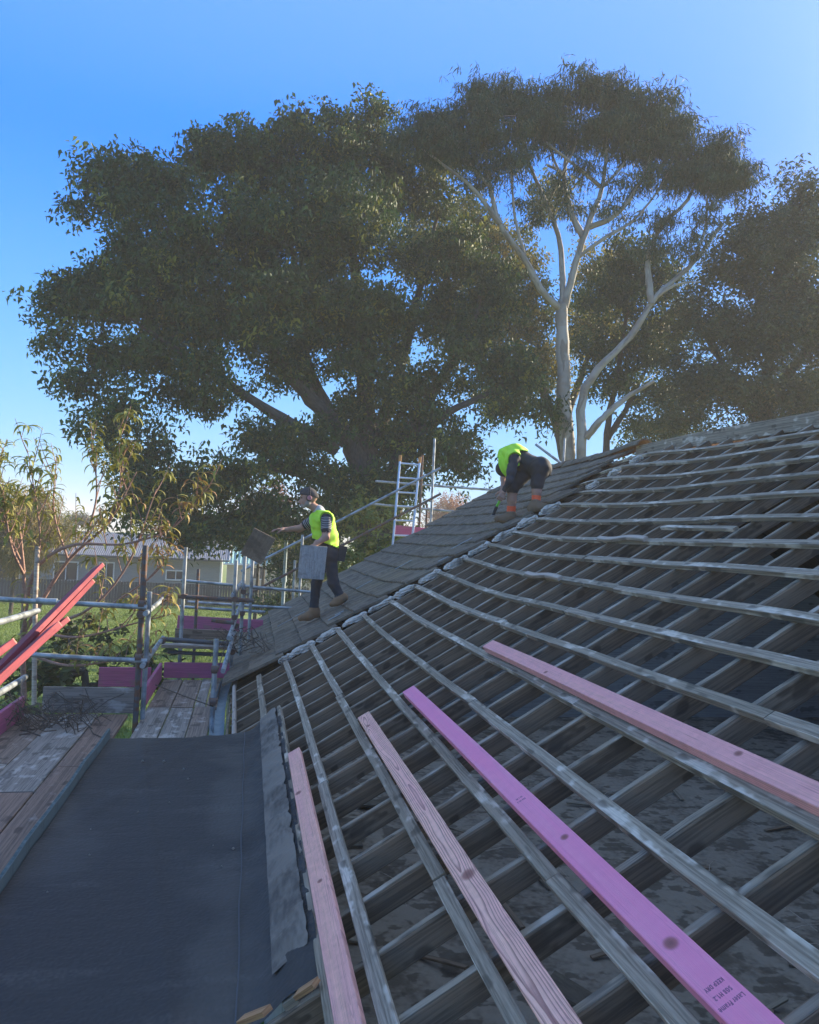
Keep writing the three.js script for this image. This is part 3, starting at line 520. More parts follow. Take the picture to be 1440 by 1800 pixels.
makeTree('broadleaf_tree', 'huge dark green broadleaf tree spreading behind the two workers', {
  seed: 101, bark: M.barkDark, leaf: 'broad', density: 8.8, perClump: 31, clump: 0.34, shell: 0.5, twigEvery: 3, ...G, yellow: 0.10,
  limbs: [
    [[[4.151, 2.218, -26.5], [3.963, 4.124, -26.5], [3.679, 6.028, -26.5], [3.046, 7.705, -26.4], [1.688, 8.872, -26], [0.22, 10.492, -25.5], [-0.768, 12.596, -25]], 0.62, 0.07],
    [[[4.419, 2.217, -26.6], [4.242, 4.712, -26.6], [3.821, 7.22, -26.8], [3.542, 10.37, -27], [3.017, 13.884, -27], [2.698, 17.631, -27]], 0.58, 0.06],
    [[[4.83, 2.238, -26.5], [4.696, 4.733, -26.4], [4.776, 7.225, -26.2], [5.771, 9.391, -26], [6.881, 11.238, -26], [7.398, 13.256, -26]], 0.5, 0.06],
    [[[3.055, 7.514, -26.4], [1.57, 10.091, -26.5], [1.282, 12.451, -26.8], [0.584, 15.17, -27]], 0.26, 0.05],
    [[[2.878, 5.966, -26.2], [1.326, 6.43, -25.6], [-0.275, 6.391, -25], [-1.912, 5.942, -24.5]], 0.22, 0.04],
    [[[2.636, 7.284, -26.3], [0.324, 8.24, -25], [-1.758, 9.357, -24.4], [-3.708, 10.43, -24]], 0.24, 0.04],
    [[[4.826, 7.421, -26.2], [6.104, 8.586, -25.6], [7.554, 9.414, -25.3], [8.609, 10.209, -25]], 0.20, 0.04],
    [[[3.821, 7.22, -26.8], [4.823, 10.163, -27.4], [5.572, 13.615, -27.8], [6.133, 16.265, -28]], 0.26, 0.05]],
  lobes: [[2.86, 18.36, -27.00, 2.08, 1.53, 1.80], [1.60, 17.24, -26.50, 1.69, 1.27, 1.48], [-0.46, 16.85, -26.50, 2.31, 1.43, 1.87], [-2.06, 16.48, -26.00, 1.03, 0.93, 0.98], [0.43, 17.75, -26.50, 0.53, 0.53, 0.53], [-3.90, 15.12, -26.00, 1.83, 1.34, 1.59], [-4.92, 15.62, -25.80, 0.57, 0.70, 0.63], [-5.24, 14.42, -25.60, 0.84, 0.88, 0.86], [-2.66, 12.91, -25.00, 2.47, 1.64, 2.05], [-5.49, 11.38, -25.00, 1.25, 1.14, 1.20], [-6.19, 10.70, -25.00, 0.57, 0.57, 0.57], [-4.30, 10.87, -24.60, 2.03, 1.33, 1.68], [-0.31, 13.91, -25.50, 2.73, 1.95, 2.34], [2.43, 14.81, -26.00, 2.32, 2.22, 2.27], [-0.69, 11.00, -25.00, 2.59, 1.30, 1.95], [2.38, 11.95, -26.00, 2.53, 1.56, 2.04], [-4.68, 9.54, -24.50, 1.46, 0.88, 1.17], [-2.59, 9.33, -24.60, 1.99, 0.90, 1.45], [-4.91, 8.33, -24.40, 0.79, 0.43, 0.61], [-3.86, 7.91, -24.40, 1.25, 0.50, 0.88], [-1.39, 8.57, -24.60, 1.97, 0.64, 1.31], [1.37, 9.78, -26.00, 1.71, 0.76, 1.24], [0.54, 7.37, -25.00, 1.98, 0.51, 1.24], [-3.56, 6.67, -24.40, 1.28, 0.71, 0.99], [-2.38, 5.74, -24.40, 1.93, 0.81, 1.37], [-0.60, 6.13, -24.80, 1.69, 0.71, 1.20], [-1.86, 4.76, -24.60, 1.77, 0.60, 1.18], [0.31, 5.05, -25.00, 1.61, 0.75, 1.18], [1.79, 6.24, -25.60, 1.29, 1.11, 1.20], [3.26, 5.41, -26.00, 1.50, 1.13, 1.31], [4.75, 6.25, -26.00, 1.44, 1.14, 1.29], [5.99, 7.84, -25.80, 1.53, 1.07, 1.30], [6.95, 6.76, -25.40, 0.57, 0.61, 0.59], [5.18, 9.34, -26.00, 1.74, 1.08, 1.41], [6.80, 10.84, -26.00, 1.58, 1.39, 1.48], [6.08, 14.37, -27.40, 1.41, 2.35, 1.88], [7.58, 13.26, -26.60, 1.37, 1.75, 1.56], [8.54, 10.48, -25.40, 1.22, 1.18, 1.20], [5.86, 17.50, -28.00, 1.13, 1.80, 1.46], [8.12, 9.25, -25.20, 1.16, 0.85, 1.00], [9.07, 8.72, -25.00, 0.77, 0.58, 0.68], [4.33, 17.12, -27.60, 1.10, 1.98, 1.54], [4.28, 11.63, -27.00, 1.42, 1.62, 1.52], [6.73, 12.54, -28.00, 1.07, 1.50, 1.29], [3.56, 8.73, -26.60, 1.56, 0.97, 1.27], [2.45, 10.44, -26.00, 1.73, 0.96, 1.34], [4.42, 7.85, -26.80, 1.18, 0.86, 1.02], [1.99, 7.72, -25.60, 1.11, 0.67, 0.89], [-2.98, 5.36, -24.20, 1.57, 0.70, 1.14], [-4.49, 7.09, -24.20, 0.71, 0.53, 0.62], [-0.39, 11.92, -24.40, 1.65, 0.91, 1.28], [-2.14, 10.64, -24.20, 1.62, 0.90, 1.26], [-1.65, 4.29, -24.40, 1.58, 0.35, 0.96], [-3.11, 4.77, -24.20, 1.05, 0.45, 0.75], [-0.01, 4.51, -25.00, 1.43, 0.47, 0.95], [1.53, 4.67, -26.00, 1.12, 0.67, 0.90]]
});
makeTree('backlit_tree', 'tree with leaves coloured yellow green as if sunlit, behind the pale gum', {
  seed: 131, bark: M.barkDark, leaf: 'broad', density: 9, perClump: 26, clump: 0.38, shell: 0.5, twigEvery: 4, mat: M.leafSun, green: [0.13, 0.16, 0.035], green2: [0.19, 0.20, 0.045], gold: [0.42, 0.32, 0.06], yellow: 0.4,  // sunlight through the leaves is put into their yellow colours
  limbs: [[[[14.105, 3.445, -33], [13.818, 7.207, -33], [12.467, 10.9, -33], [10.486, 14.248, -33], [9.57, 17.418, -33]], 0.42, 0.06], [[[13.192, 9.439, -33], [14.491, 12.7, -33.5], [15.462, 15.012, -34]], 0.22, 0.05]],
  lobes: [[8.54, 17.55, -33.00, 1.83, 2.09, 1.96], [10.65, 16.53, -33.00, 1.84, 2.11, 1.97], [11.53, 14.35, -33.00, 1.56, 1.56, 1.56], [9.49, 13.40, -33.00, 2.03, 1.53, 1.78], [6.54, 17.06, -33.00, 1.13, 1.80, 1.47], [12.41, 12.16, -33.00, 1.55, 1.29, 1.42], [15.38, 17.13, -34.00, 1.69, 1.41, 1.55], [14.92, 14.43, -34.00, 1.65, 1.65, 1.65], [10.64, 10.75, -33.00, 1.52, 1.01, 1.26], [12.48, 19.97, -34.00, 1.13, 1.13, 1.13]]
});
makeTree('gum_tree', 'tall pale barked gum tree with a flat spreading crown', {
  seed: 151, bark: M.barkPale, leaf: 'gum', mat: M.leafGum, density: 23, perClump: 26, clump: 0.27, hang: 0.2, flat: 0.55, shell: 0.55, twigEvery: 2, green: [0.045, 0.082, 0.036], green2: [0.064, 0.105, 0.046], gold: [0.14, 0.15, 0.06], yellow: 0.06,
  limbs: [
    [[[10.56, 3.292, -25], [10.344, 7.093, -25], [10.104, 8.992, -25], [9.985, 10.906, -25], [9.877, 12.537, -25]], 0.33, 0.20],
    [[[9.885, 12.345, -25], [9.123, 12.784, -24.8], [8.417, 13.689, -24.6], [7.43, 14.721, -24.4], [7.005, 15.838, -24.3], [6.668, 17.605, -24.2]], 0.13, 0.04],
    [[[9.926, 12.349, -25], [9.811, 14.638, -25.2], [9.324, 15.989, -25.3], [8.762, 17.138, -25.4], [8.29, 18.648, -25.4]], 0.12, 0.04],
    [[[9.962, 12.449, -25], [10.26, 14.063, -24.8], [10.461, 14.98, -24.6], [10.927, 16.447, -24.5], [11.042, 18.546, -24.4]], 0.15, 0.04],
    [[[10.434, 14.725, -24.7], [10.011, 15.719, -24.9], [9.788, 16.707, -25], [9.887, 18.288, -25]], 0.12, 0.04],
    [[[10.578, 15.091, -24.6], [11.273, 15.406, -24.2], [11.949, 16.367, -24], [12.509, 17.788, -24]], 0.10, 0.035],
    [[[10.929, 3.328, -24.6], [10.602, 7.454, -24.6], [10.599, 9.539, -24.6], [11.156, 10.499, -24.4], [12.035, 11.485, -24.2], [12.7, 12.735, -24], [13.881, 13.946, -23.8], [14.855, 15.331, -23.6]], 0.26, 0.05],
    [[[12.605, 12.535, -24], [12.546, 14.217, -24.2], [13.022, 15.336, -24.2], [13.871, 16.277, -24.1], [14.197, 17.25, -24]], 0.12, 0.04],
    [[[10.696, 8.017, -24.5], [11.039, 8.567, -24.2], [11.815, 9.346, -24], [12.696, 9.946, -23.8]], 0.14, 0.05],
    [[[7.43, 14.721, -24.4], [6.373, 15.711, -24.2], [5.411, 16.316, -24.2], [4.671, 16.81, -24.3]], 0.08, 0.03],
    [[[10.927, 16.447, -24.5], [9.806, 16.927, -24.2], [8.794, 17.541, -24.2]], 0.07, 0.03],
    [[[12.7, 12.735, -24], [13.278, 13.15, -23.6], [13.974, 13.258, -23.4]], 0.06, 0.02], [[[9.324, 15.989, -25.3], [9.561, 16.782, -24.8], [9.945, 17.711, -24.6], [10.1, 18.896, -24.6]], 0.055, 0.02], [[[8.417, 13.689, -24.6], [7.898, 15.061, -24.4], [7.69, 16.073, -24.2], [7.444, 17.346, -24.2]], 0.06, 0.02], [[[10.26, 14.063, -24.8], [10.901, 14.597, -24.2], [11.79, 15.201, -24], [12.765, 16.475, -24], [13.244, 17.506, -24]], 0.07, 0.02], [[[10.927, 16.447, -24.5], [11.51, 17.164, -24.2], [11.975, 18.389, -24.2]], 0.06, 0.02], [[[7.005, 15.838, -24.3], [6.146, 16.603, -24.2], [5.546, 17.439, -24.2]], 0.055, 0.02], [[[13.881, 13.946, -23.8], [14.355, 15.25, -23.8], [14.419, 16.416, -23.8], [14.909, 17.452, -23.8]], 0.06, 0.02], [[[9.788, 16.707, -25], [9.302, 17.616, -25], [8.951, 18.737, -25]], 0.05, 0.02]],
  lobes: [[6.39, 18.88, -24.40, 1.00, 0.71, 0.85], [7.69, 19.29, -24.60, 1.07, 0.77, 0.92], [9.12, 19.64, -25.00, 1.01, 0.66, 0.83], [10.47, 19.93, -24.60, 1.24, 0.75, 1.00], [11.41, 19.67, -24.40, 1.02, 0.80, 0.91], [12.46, 19.24, -24.20, 0.98, 0.89, 0.93], [13.20, 18.66, -24.00, 0.75, 0.88, 0.82], [5.20, 17.95, -24.40, 1.10, 0.73, 0.92], [4.39, 17.28, -24.40, 0.68, 0.80, 0.74], [6.66, 17.88, -24.20, 1.63, 0.82, 1.22], [8.78, 18.51, -24.80, 1.71, 0.86, 1.28], [10.72, 18.70, -24.60, 1.83, 0.83, 1.33], [12.40, 18.06, -24.20, 1.31, 0.74, 1.02], [13.86, 17.79, -24.00, 1.23, 0.57, 0.90], [14.89, 17.99, -23.80, 1.12, 0.85, 0.98], [15.63, 17.27, -23.60, 0.98, 0.58, 0.78], [14.50, 17.01, -23.80, 1.31, 0.53, 0.92], [13.16, 17.11, -24.00, 1.08, 0.43, 0.76], [5.40, 17.10, -24.30, 1.20, 0.52, 0.86], [7.27, 16.98, -24.20, 1.21, 0.44, 0.83], [6.91, 16.34, -24.20, 1.00, 0.52, 0.76, 0.3], [9.04, 17.10, -24.80, 1.26, 0.50, 0.88, 0.3], [10.49, 17.11, -24.40, 1.05, 0.55, 0.80, 0.3], [11.73, 16.72, -24.00, 1.05, 0.51, 0.78, 0.3], [13.21, 15.76, -24.00, 1.06, 0.51, 0.79, 0.3], [14.48, 15.80, -23.70, 0.95, 0.47, 0.71, 0.3], [11.10, 15.81, -24.30, 0.83, 0.50, 0.67, 0.3], [8.56, 15.96, -25.00, 0.83, 0.54, 0.68, 0.3], [13.89, 14.77, -23.70, 0.84, 0.46, 0.65, 0.3], [10.18, 16.17, -25.00, 0.63, 0.51, 0.57, 0.3], [12.84, 14.56, -24.00, 0.62, 0.54, 0.58, 0.3]]
});
makeTree('grey_green_tree', 'dense grey green tree at the right edge, above the ridge', {
  seed: 171, bark: M.barkDark, leaf: 'fine', density: 11, perClump: 32, clump: 0.36, shell: 0.5, twigEvery: 4, green: [0.060, 0.088, 0.035], green2: [0.085, 0.110, 0.045], gold: [0.2, 0.17, 0.06], yellow: 0.05,
  limbs: [[[[18.447, 3.09, -26], [18.396, 8.099, -26], [18.401, 11.474, -26], [18.754, 15.129, -26], [19.153, 17.542, -26]], 0.45, 0.06], [[[18.368, 8.938, -26], [16.545, 11.31, -26], [15.349, 12.867, -26]], 0.22, 0.05], [[[18.443, 10.209, -26], [20.278, 12.499, -26], [21.183, 14.751, -26]], 0.22, 0.05]],
  lobes: [[19.62, 18.14, -26.00, 1.16, 1.01, 1.09], [18.11, 16.55, -26.00, 1.70, 1.07, 1.39], [20.39, 16.83, -26.00, 1.42, 1.52, 1.47], [16.62, 14.76, -25.60, 1.62, 1.25, 1.43], [18.71, 14.78, -25.60, 2.15, 1.58, 1.86], [15.56, 12.78, -25.60, 1.47, 1.34, 1.40], [17.57, 12.46, -25.20, 2.28, 1.59, 1.93], [20.34, 13.31, -25.80, 1.95, 2.19, 2.07], [15.74, 10.50, -25.40, 1.75, 1.22, 1.49], [17.87, 10.23, -25.20, 2.25, 1.26, 1.76], [20.26, 10.50, -25.60, 1.90, 1.67, 1.78], [14.91, 9.02, -25.40, 1.41, 0.85, 1.13], [17.16, 8.57, -25.40, 1.99, 0.89, 1.44], [19.84, 8.99, -25.60, 1.87, 0.94, 1.41], [14.82, 11.78, -26.00, 0.88, 0.88, 0.88]]
});
makeTree('dark_slim_tree', 'dark two stemmed tree between the gum and the right hand tree', {
  seed: 181, bark: M.barkDark, leaf: 'broad', density: 9, perClump: 28, clump: 0.36, shell: 0.5, twigEvery: 4, ...G, yellow: 0.08,
  limbs: [[[[13.643, 3.163, -29], [13.545, 8.069, -29], [13.588, 9.42, -29], [13.878, 11.25, -29], [14.153, 13.548, -29], [14.317, 15.623, -29]], 0.24, 0.05], [[[13.567, 8.744, -29], [14.293, 9.925, -29], [15.199, 11.82, -29]], 0.14, 0.04]],
  lobes: [[14.30, 15.97, -29.00, 1.48, 0.98, 1.23], [13.63, 14.41, -29.00, 1.59, 1.20, 1.39], [15.32, 15.04, -29.00, 1.24, 1.24, 1.24], [14.67, 12.69, -29.00, 1.68, 1.35, 1.51], [15.90, 13.03, -29.00, 1.22, 1.22, 1.22], [14.01, 11.03, -29.00, 1.27, 0.85, 1.06], [15.73, 10.72, -29.00, 1.59, 0.96, 1.28], [15.05, 9.30, -29.00, 1.42, 0.71, 1.06], [16.30, 8.93, -29.00, 1.44, 0.58, 1.01], [12.76, 12.05, -29.00, 0.93, 0.93, 0.93]]
});
// sunlit shrubs and far trees
function shrub(name, label, seed, lobes, c, o = {}) {
  const [x, , z] = lobes[0]; return makeTree(name, label, { category: o.category || 'shrub', seed, bark: M.barkDark, leaf: o.leaf || 'shrub', density: o.density || 16, perClump: o.per || 26, clump: o.clump || 0.3, shell: 0.5, twigEvery: 5, ...c, group: o.group, limbs: [[[[x, 0, z], [x + 0.05, lobes[0][1] * 0.5, z], [x, lobes[0][1], z]], 0.1, 0.04]], lobes });
}
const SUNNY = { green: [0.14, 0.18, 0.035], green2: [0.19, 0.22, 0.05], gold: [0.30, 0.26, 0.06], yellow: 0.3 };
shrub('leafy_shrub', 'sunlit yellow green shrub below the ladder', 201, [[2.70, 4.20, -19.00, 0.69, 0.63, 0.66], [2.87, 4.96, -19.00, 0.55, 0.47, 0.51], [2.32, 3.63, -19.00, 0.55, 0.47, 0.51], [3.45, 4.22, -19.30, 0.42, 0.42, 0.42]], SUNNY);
shrub('pale_shrub', 'pale dry brushy shrub above the green roofed house', 205, [[0.35, 4.44, -34.00, 1.22, 0.68, 0.95], [1.44, 3.89, -34.00, 0.98, 0.73, 0.85], [-0.51, 4.89, -35.00, 1.00, 0.50, 0.75], [2.38, 3.01, -33.00, 0.95, 0.95, 0.95]], { green: [0.22, 0.20, 0.09], green2: [0.16, 0.17, 0.06], gold: [0.36, 0.30, 0.14], yellow: 0.4 }, { leaf: 'needle' });
shrub('hedge_bush', 'dark green bush behind the street lamp', 209, [[1.53, 3.11, -30.00, 0.99, 0.95, 0.97], [2.44, 4.00, -30.00, 0.86, 1.08, 0.97], [1.38, 1.83, -30.00, 0.86, 0.65, 0.76], [3.26, 4.68, -31.00, 1.12, 1.12, 1.12]], G);
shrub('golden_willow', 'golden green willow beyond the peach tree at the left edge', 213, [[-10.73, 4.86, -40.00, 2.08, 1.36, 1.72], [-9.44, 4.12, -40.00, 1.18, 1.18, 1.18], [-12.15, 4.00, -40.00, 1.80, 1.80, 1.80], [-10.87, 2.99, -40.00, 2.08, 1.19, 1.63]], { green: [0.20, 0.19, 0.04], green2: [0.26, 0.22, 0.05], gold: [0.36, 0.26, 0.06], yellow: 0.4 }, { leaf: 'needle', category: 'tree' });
shrub('autumn_tree', 'far tree with red autumn leaves, seen past the ladder', 217, [[17.60, 7.49, -70.00, 1.45, 1.14, 1.29], [18.70, 6.87, -70.00, 1.35, 1.04, 1.19], [16.58, 6.51, -70.00, 1.24, 1.03, 1.13]], { green: [0.36, 0.13, 0.07], green2: [0.42, 0.20, 0.10], gold: [0.5, 0.28, 0.12], yellow: 0.3 }, { category: 'tree', clump: 0.5 });
shrub('brown_hedge', 'brownish hedge at the far side, seen under the scaffold rail', 221, [[14.28, 4.66, -60.00, 1.77, 1.33, 1.55], [16.55, 5.21, -60.00, 1.96, 1.16, 1.56], [18.38, 5.52, -60.00, 1.35, 1.17, 1.26], [12.05, 4.34, -60.00, 1.32, 1.32, 1.32]], { green: [0.22, 0.17, 0.09], green2: [0.18, 0.16, 0.07], gold: [0.34, 0.2, 0.1], yellow: 0.2 }, { clump: 0.5 });
shrub('red_leaved_tree', 'small red leaved tree behind the standing worker', 225, [[0.79, 6.74, -44.00, 0.69, 0.57, 0.63], [1.44, 6.21, -44.00, 0.82, 0.63, 0.73], [0.22, 5.99, -44.00, 0.76, 0.63, 0.69]], { green: [0.26, 0.09, 0.06], green2: [0.18, 0.10, 0.05], gold: [0.4, 0.2, 0.1], yellow: 0.2 }, { category: 'tree' });
shrub('round_bush', 'round grey green bush beyond the grey house roof', 229, [[-15.16, 4.76, -75.00, 1.43, 0.88, 1.15], [-13.96, 4.67, -75.00, 1.20, 0.66, 0.93]], { green: [0.12, 0.13, 0.08], green2: [0.15, 0.15, 0.09], gold: [0.3, 0.2, 0.12], yellow: 0.1 });
// ---------------------------------------------------------------- lawn, fence, houses, street lamp
{
  const r = rng(301), n = 15000, g = spray(8, 0.13, 0.014, 0.16, -1.1, 9), im = new THREE.InstancedMesh(g, M.leafGrass, n), m4 = new THREE.Matrix4(), q = new THREE.Quaternion(), e = new THREE.Euler(), c = new THREE.Color();
  for (let i = 0; i < n; i++) {
    const z = -14 - Math.pow(r(), 0.8) * 38, x = lerp(z * 0.36 - 1, z * 0.02 + 0.5, r()) ; e.set((r() - 0.5) * 0.4, r() * 6.28, (r() - 0.5) * 0.4); q.setFromEuler(e); const s = 0.7 + r() * 0.7;
    m4.compose(V(x, 0.03, z), q, V(s, s, s)); im.setMatrixAt(i, m4); const v = 0.7 + 0.6 * r(); c.setRGB(0.20 * v, 0.28 * v, 0.045 * v); im.setColorAt(i, c);
  }
  im.name = 'lawn_grass'; im.userData = { kind: 'stuff', label: 'mown green lawn between the house and the far fence', category: 'grass' }; im.castShadow = im.receiveShadow = true; scene.add(im);
}
{
  const f = thing('paling_fence', 'dark paling fence across the far side of the lawn', 'fence'), r = rng(305), z = -47, x0 = -19, x1 = 3.6;
  for (let x = x0, i = 0; x < x1; x += 0.155, i++) mesh('paling', bar(V(x, 0.04, z), V(x, 1.32 + (r() - 0.5) * 0.03, z + 0.01), 0.14, 0.02, V(0, 0, 1), i), M.fenceDark, f);
  for (const y of [0.35, 1.1]) mesh('rail', bar(V(x0, y, z - 0.04), V(x1, y, z - 0.04), 0.04, 0.08, V(0, 1, 0)), M.fenceDark, f);
  for (let x = x0; x <= x1; x += 2.4) mesh('post', bar(V(x, 0, z - 0.1), V(x, 1.35, z - 0.1), 0.09, 0.09, V(0, 0, 1), x), M.fenceDark, f);
}
function corrugated(a, b, c, period, amp) {            // a -> b along the eave, a -> c up the slope
  const A = V(...a), B = V(...b), C = V(...c), L = A.distanceTo(B), n = Math.round(L / period) * 6, nr = B.clone().sub(A).cross(C.clone().sub(A)).normalize();
  if (nr.y < 0) nr.negate();
  return sheet(n, 1, (u, v) => A.clone().lerp(B, u).add(C.clone().sub(A).multiplyScalar(v)).addScaledVector(nr, amp * Math.sin(u * L / period * 6.283)), (u, v) => [u * L, v * 4]);
}
function wallBoards(parent, mat, x0, x1, y0, y1, z, step = 0.16) {
  for (let y = y0; y < y1 - 0.01; y += step) { const h = Math.min(step, y1 - y), a = V(x0, y + h / 2, z), b = V(x1, y + h / 2, z), g = bar(a, b, 0.024, h - 0.006, V(0, 1, -0.13), y * 3, 0.1); mesh('weatherboard', g, mat, parent); }
}
function windowAt(parent, x0, x1, y0, y1, z) {
  const w = mesh('window', [box(x0 - 0.07, x1 + 0.07, y1, y1 + 0.08, z, z + 0.06), box(x0 - 0.07, x1 + 0.07, y0 - 0.08, y0, z, z + 0.08), box(x0 - 0.07, x0, y0, y1, z, z + 0.06), box(x1, x1 + 0.07, y0, y1, z, z + 0.06), box((x0 + x1) / 2 - 0.025, (x0 + x1) / 2 + 0.025, y0, y1, z, z + 0.05)], M.white, parent);
  mesh('pane', box(x0, x1, y0, y1, z + 0.004, z + 0.02), M.glass, w);
}
{
  const h = thing('weatherboard_house', 'grey weatherboard house with grey corrugated iron roof beyond the lawn', 'house'), z = -52.0, x1 = -1.75, x0 = -17.5, ye = 2.55;
  mesh('core', box(x0, x1 - 0.02, 0, ye + 0.1, z - 6, z - 0.03), M.weatherboard, h);
  wallBoards(h, M.weatherboard, x0, x1, 0.3, ye, z);
  mesh('corner_board', box(x1 - 0.02, x1 + 0.10, 0.2, ye, z - 0.1, z + 0.05), M.white, h);
  windowAt(h, -11.6, -10.3, 1.0, 2.05, z + 0.02); windowAt(h, -9.0, -8.2, 0.9, 2.1, z + 0.02); windowAt(h, -5.0, -3.9, 1.25, 1.75, z + 0.02); windowAt(h, -14.8, -13.6, 1.0, 2.05, z + 0.02);
  mesh('roof', corrugated([x0 - 0.5, ye + 0.05, z + 0.55], [x1 + 0.55, ye + 0.05, z + 0.55], [x0 - 0.5, ye + 1.45, z - 3.0], 0.12, 0.014), M.ironGrey, h).material.side = THREE.DoubleSide;
  mesh('roof', corrugated([x0 - 0.5, ye + 0.05, z - 6.55], [x1 + 0.55, ye + 0.05, z - 6.55], [x0 - 0.5, ye + 1.45, z - 3.0], 0.12, 0.014), M.ironGrey, h);
  mesh('barge_board', bar(V(x1 + 0.56, ye + 0.0, z + 0.55), V(x1 + 0.56, ye + 1.42, z - 3.0), 0.04, 0.16, V(0, 1, 0)), M.white, h);
  mesh('barge_board', bar(V(x1 + 0.56, ye + 0.0, z - 6.55), V(x1 + 0.56, ye + 1.42, z - 3.0), 0.04, 0.16, V(0, 1, 0)), M.white, h);
  mesh('gutter', bar(V(x0 - 0.5, ye - 0.02, z + 0.6), V(x1 + 0.55, ye - 0.02, z + 0.6), 0.1, 0.1, V(0, 1, 0)), M.darkSteel, h);
  const sh = new THREE.Shape([new THREE.Vector2(-6, 0), new THREE.Vector2(0, 0), new THREE.Vector2(-3, 1.3)]), g = new THREE.ExtrudeGeometry(sh, { depth: 0.05, bevelEnabled: false }); g.rotateY(-Math.PI / 2); g.scale(1, 1, 1); g.translate(x1 + 0.03, ye, z);
  mesh('gable', g, M.cream, h);
}
{
  const h = thing('green_roofed_house', 'cream house with green corrugated iron roof, right of the grey house', 'house'), z = -62, x0 = -1.6, x1 = 6.2, ye = 2.0;
  mesh('core', box(x0, x1, 0, ye + 0.1, z - 5, z - 0.02), M.cream, h);
  wallBoards(h, M.cream, x0, x1, 0.2, ye, z, 0.2);
  windowAt(h, 0.4, 1.3, 0.9, 1.7, z + 0.02); windowAt(h, 2.2, 3.0, 0.9, 1.7, z + 0.02); windowAt(h, 4.0, 5.0, 0.9, 1.7, z + 0.02);
  mesh('roof', corrugated([x0 - 0.3, ye, z + 0.5], [x1 + 0.3, ye, z + 0.5], [x0 - 0.3, ye + 1.35, z - 2.6], 0.30, 0.05), M.ironGreen, h).material.side = THREE.DoubleSide;
  mesh('roof', corrugated([x0 - 0.3, ye, z - 5.7], [x1 + 0.3, ye, z - 5.7], [x0 - 0.3, ye + 1.35, z - 2.6], 0.30, 0.05), M.ironGreen, h);
  mesh('gutter', bar(V(x0 - 0.3, ye - 0.06, z + 0.55), V(x1 + 0.3, ye - 0.06, z + 0.55), 0.1, 0.1, V(0, 1, 0)), M.white, h);
}
{
  const l = thing('street_lamp', 'grey street lamp with flat head in front of the dark bush', 'street lamp'), A = V(...[1.301, 2.054, -27]), T = V(...[1.201, 4.8, -27]), H = V(...[0.828, 5.069, -27]);
  mesh('pole', tube([[T.x - 0.02, 0, T.z], [T.x, T.y - 0.8, T.z], [T.x, T.y - 0.2, T.z], [T.x - 0.06, T.y + 0.08, T.z], [T.x - 0.2, T.y + 0.2, T.z]], 0.065, 0.05, 10, 24), M.gutter, l);
  const g = new THREE.SphereGeometry(1, 18, 10); g.scale(0.30, 0.06, 0.11); g.translate(H.x + 0.10, H.y + 0.04, H.z); mesh('lamp_head', g, M.gutter, l);
  mesh('sensor_cap', (() => { const c = new THREE.CylinderGeometry(0.055, 0.05, 0.15, 12); c.translate(H.x + 0.16, H.y + 0.16, H.z); return c; })(), M.white, l);
  mesh('collar', (() => { const c = new THREE.CylinderGeometry(0.09, 0.09, 0.22, 12); c.translate(T.x - 0.01, T.y - 1.9, T.z); return c; })(), M.gutter, l);
}
// ---------------------------------------------------------------- scaffold along the eave
const DECK = EYE - 1.85, PIPE = 0.0242;
function pipe(parent, name, a, b, mat = M.galv, r = PIPE) {
  const A = V(...(a.isVector3 ? a.toArray() : a)), B = V(...(b.isVector3 ? b.toArray() : b)), m = mesh(name, tube([A, A.clone().lerp(B, 0.5).add(V(0, -0.004, 0)), B], r, r, 12), mat, parent);
  return m;
}
function coupler(parent, p, axis = 'x') {                // swivel clamp: two rings and a bolt
  const P = V(...(p.isVector3 ? p.toArray() : p)), gs = [];
  for (const [ax, d] of [['y', 0], [axis, 0.05]]) { const c = new THREE.CylinderGeometry(0.036, 0.036, 0.055, 12); if (ax === 'x') c.rotateZ(Math.PI / 2); if (ax === 'z') c.rotateX(Math.PI / 2); c.translate(P.x, P.y, P.z + d); gs.push(c); }
  const b = new THREE.CylinderGeometry(0.010, 0.010, 0.11, 6); b.rotateX(Math.PI / 2); b.translate(P.x + 0.035, P.y + 0.02, P.z + 0.03); gs.push(b);
  mesh('coupler', gs, M.rust, parent);
}
const sc = thing('scaffold', 'galvanised tube scaffold with guard rails along the eave at left', 'scaffold');
const up = (x, z, y1, mat = M.galv, y0 = 0, r = PIPE) => pipe(sc, 'standard', V(x, y0, z), V(x, y1, z), mat, r);
// near bay: rusty corner standard, rails across it and rails running away
up(-0.985, -8.03, EYE - 0.17, M.rust, 0, 0.027);
up(-0.93, -8.10, EYE - 0.62, M.galv);
up(-2.42, -8.03, EYE - 0.50, M.galv);
pipe(sc, 'guard_rail', [-2.9, EYE - 0.695, -7.97], [-0.93, EYE - 0.76, -7.97]);
pipe(sc, 'guard_rail', [-2.0, EYE - 1.225, -7.97], [-0.90, EYE - 1.27, -7.97]);
pipe(sc, 'sleeve', [-1.92, EYE - 0.724, -7.97], [-1.74, EYE - 0.73, -7.97], M.galv, 0.031);
pipe(sc, 'guard_rail', [-1.697, 3.703, -5.6], [-1.833, 3.612, -7.7]);
pipe(sc, 'guard_rail', [-1.608, 3.249, -5.4], [-1.908, 3.014, -7.7]);
pipe(sc, 'sleeve', [-1.802, 3.633, -7], [-1.837, 3.611, -7.6], M.darkSteel, 0.031);
pipe(sc, 'guard_rail', [-0.93, EYE - 0.81, -7.85], [-0.94, EYE - 0.80, -9.75]);
pipe(sc, 'guard_rail', [-0.93, EYE - 1.30, -7.85], [-0.94, EYE - 1.28, -9.75]);
for (const [y, m] of [[0.73, 0], [1.24, 0], [0.83, 1]]) coupler(sc, [-0.985, EYE - y, -8.02], m ? 'z' : 'x');
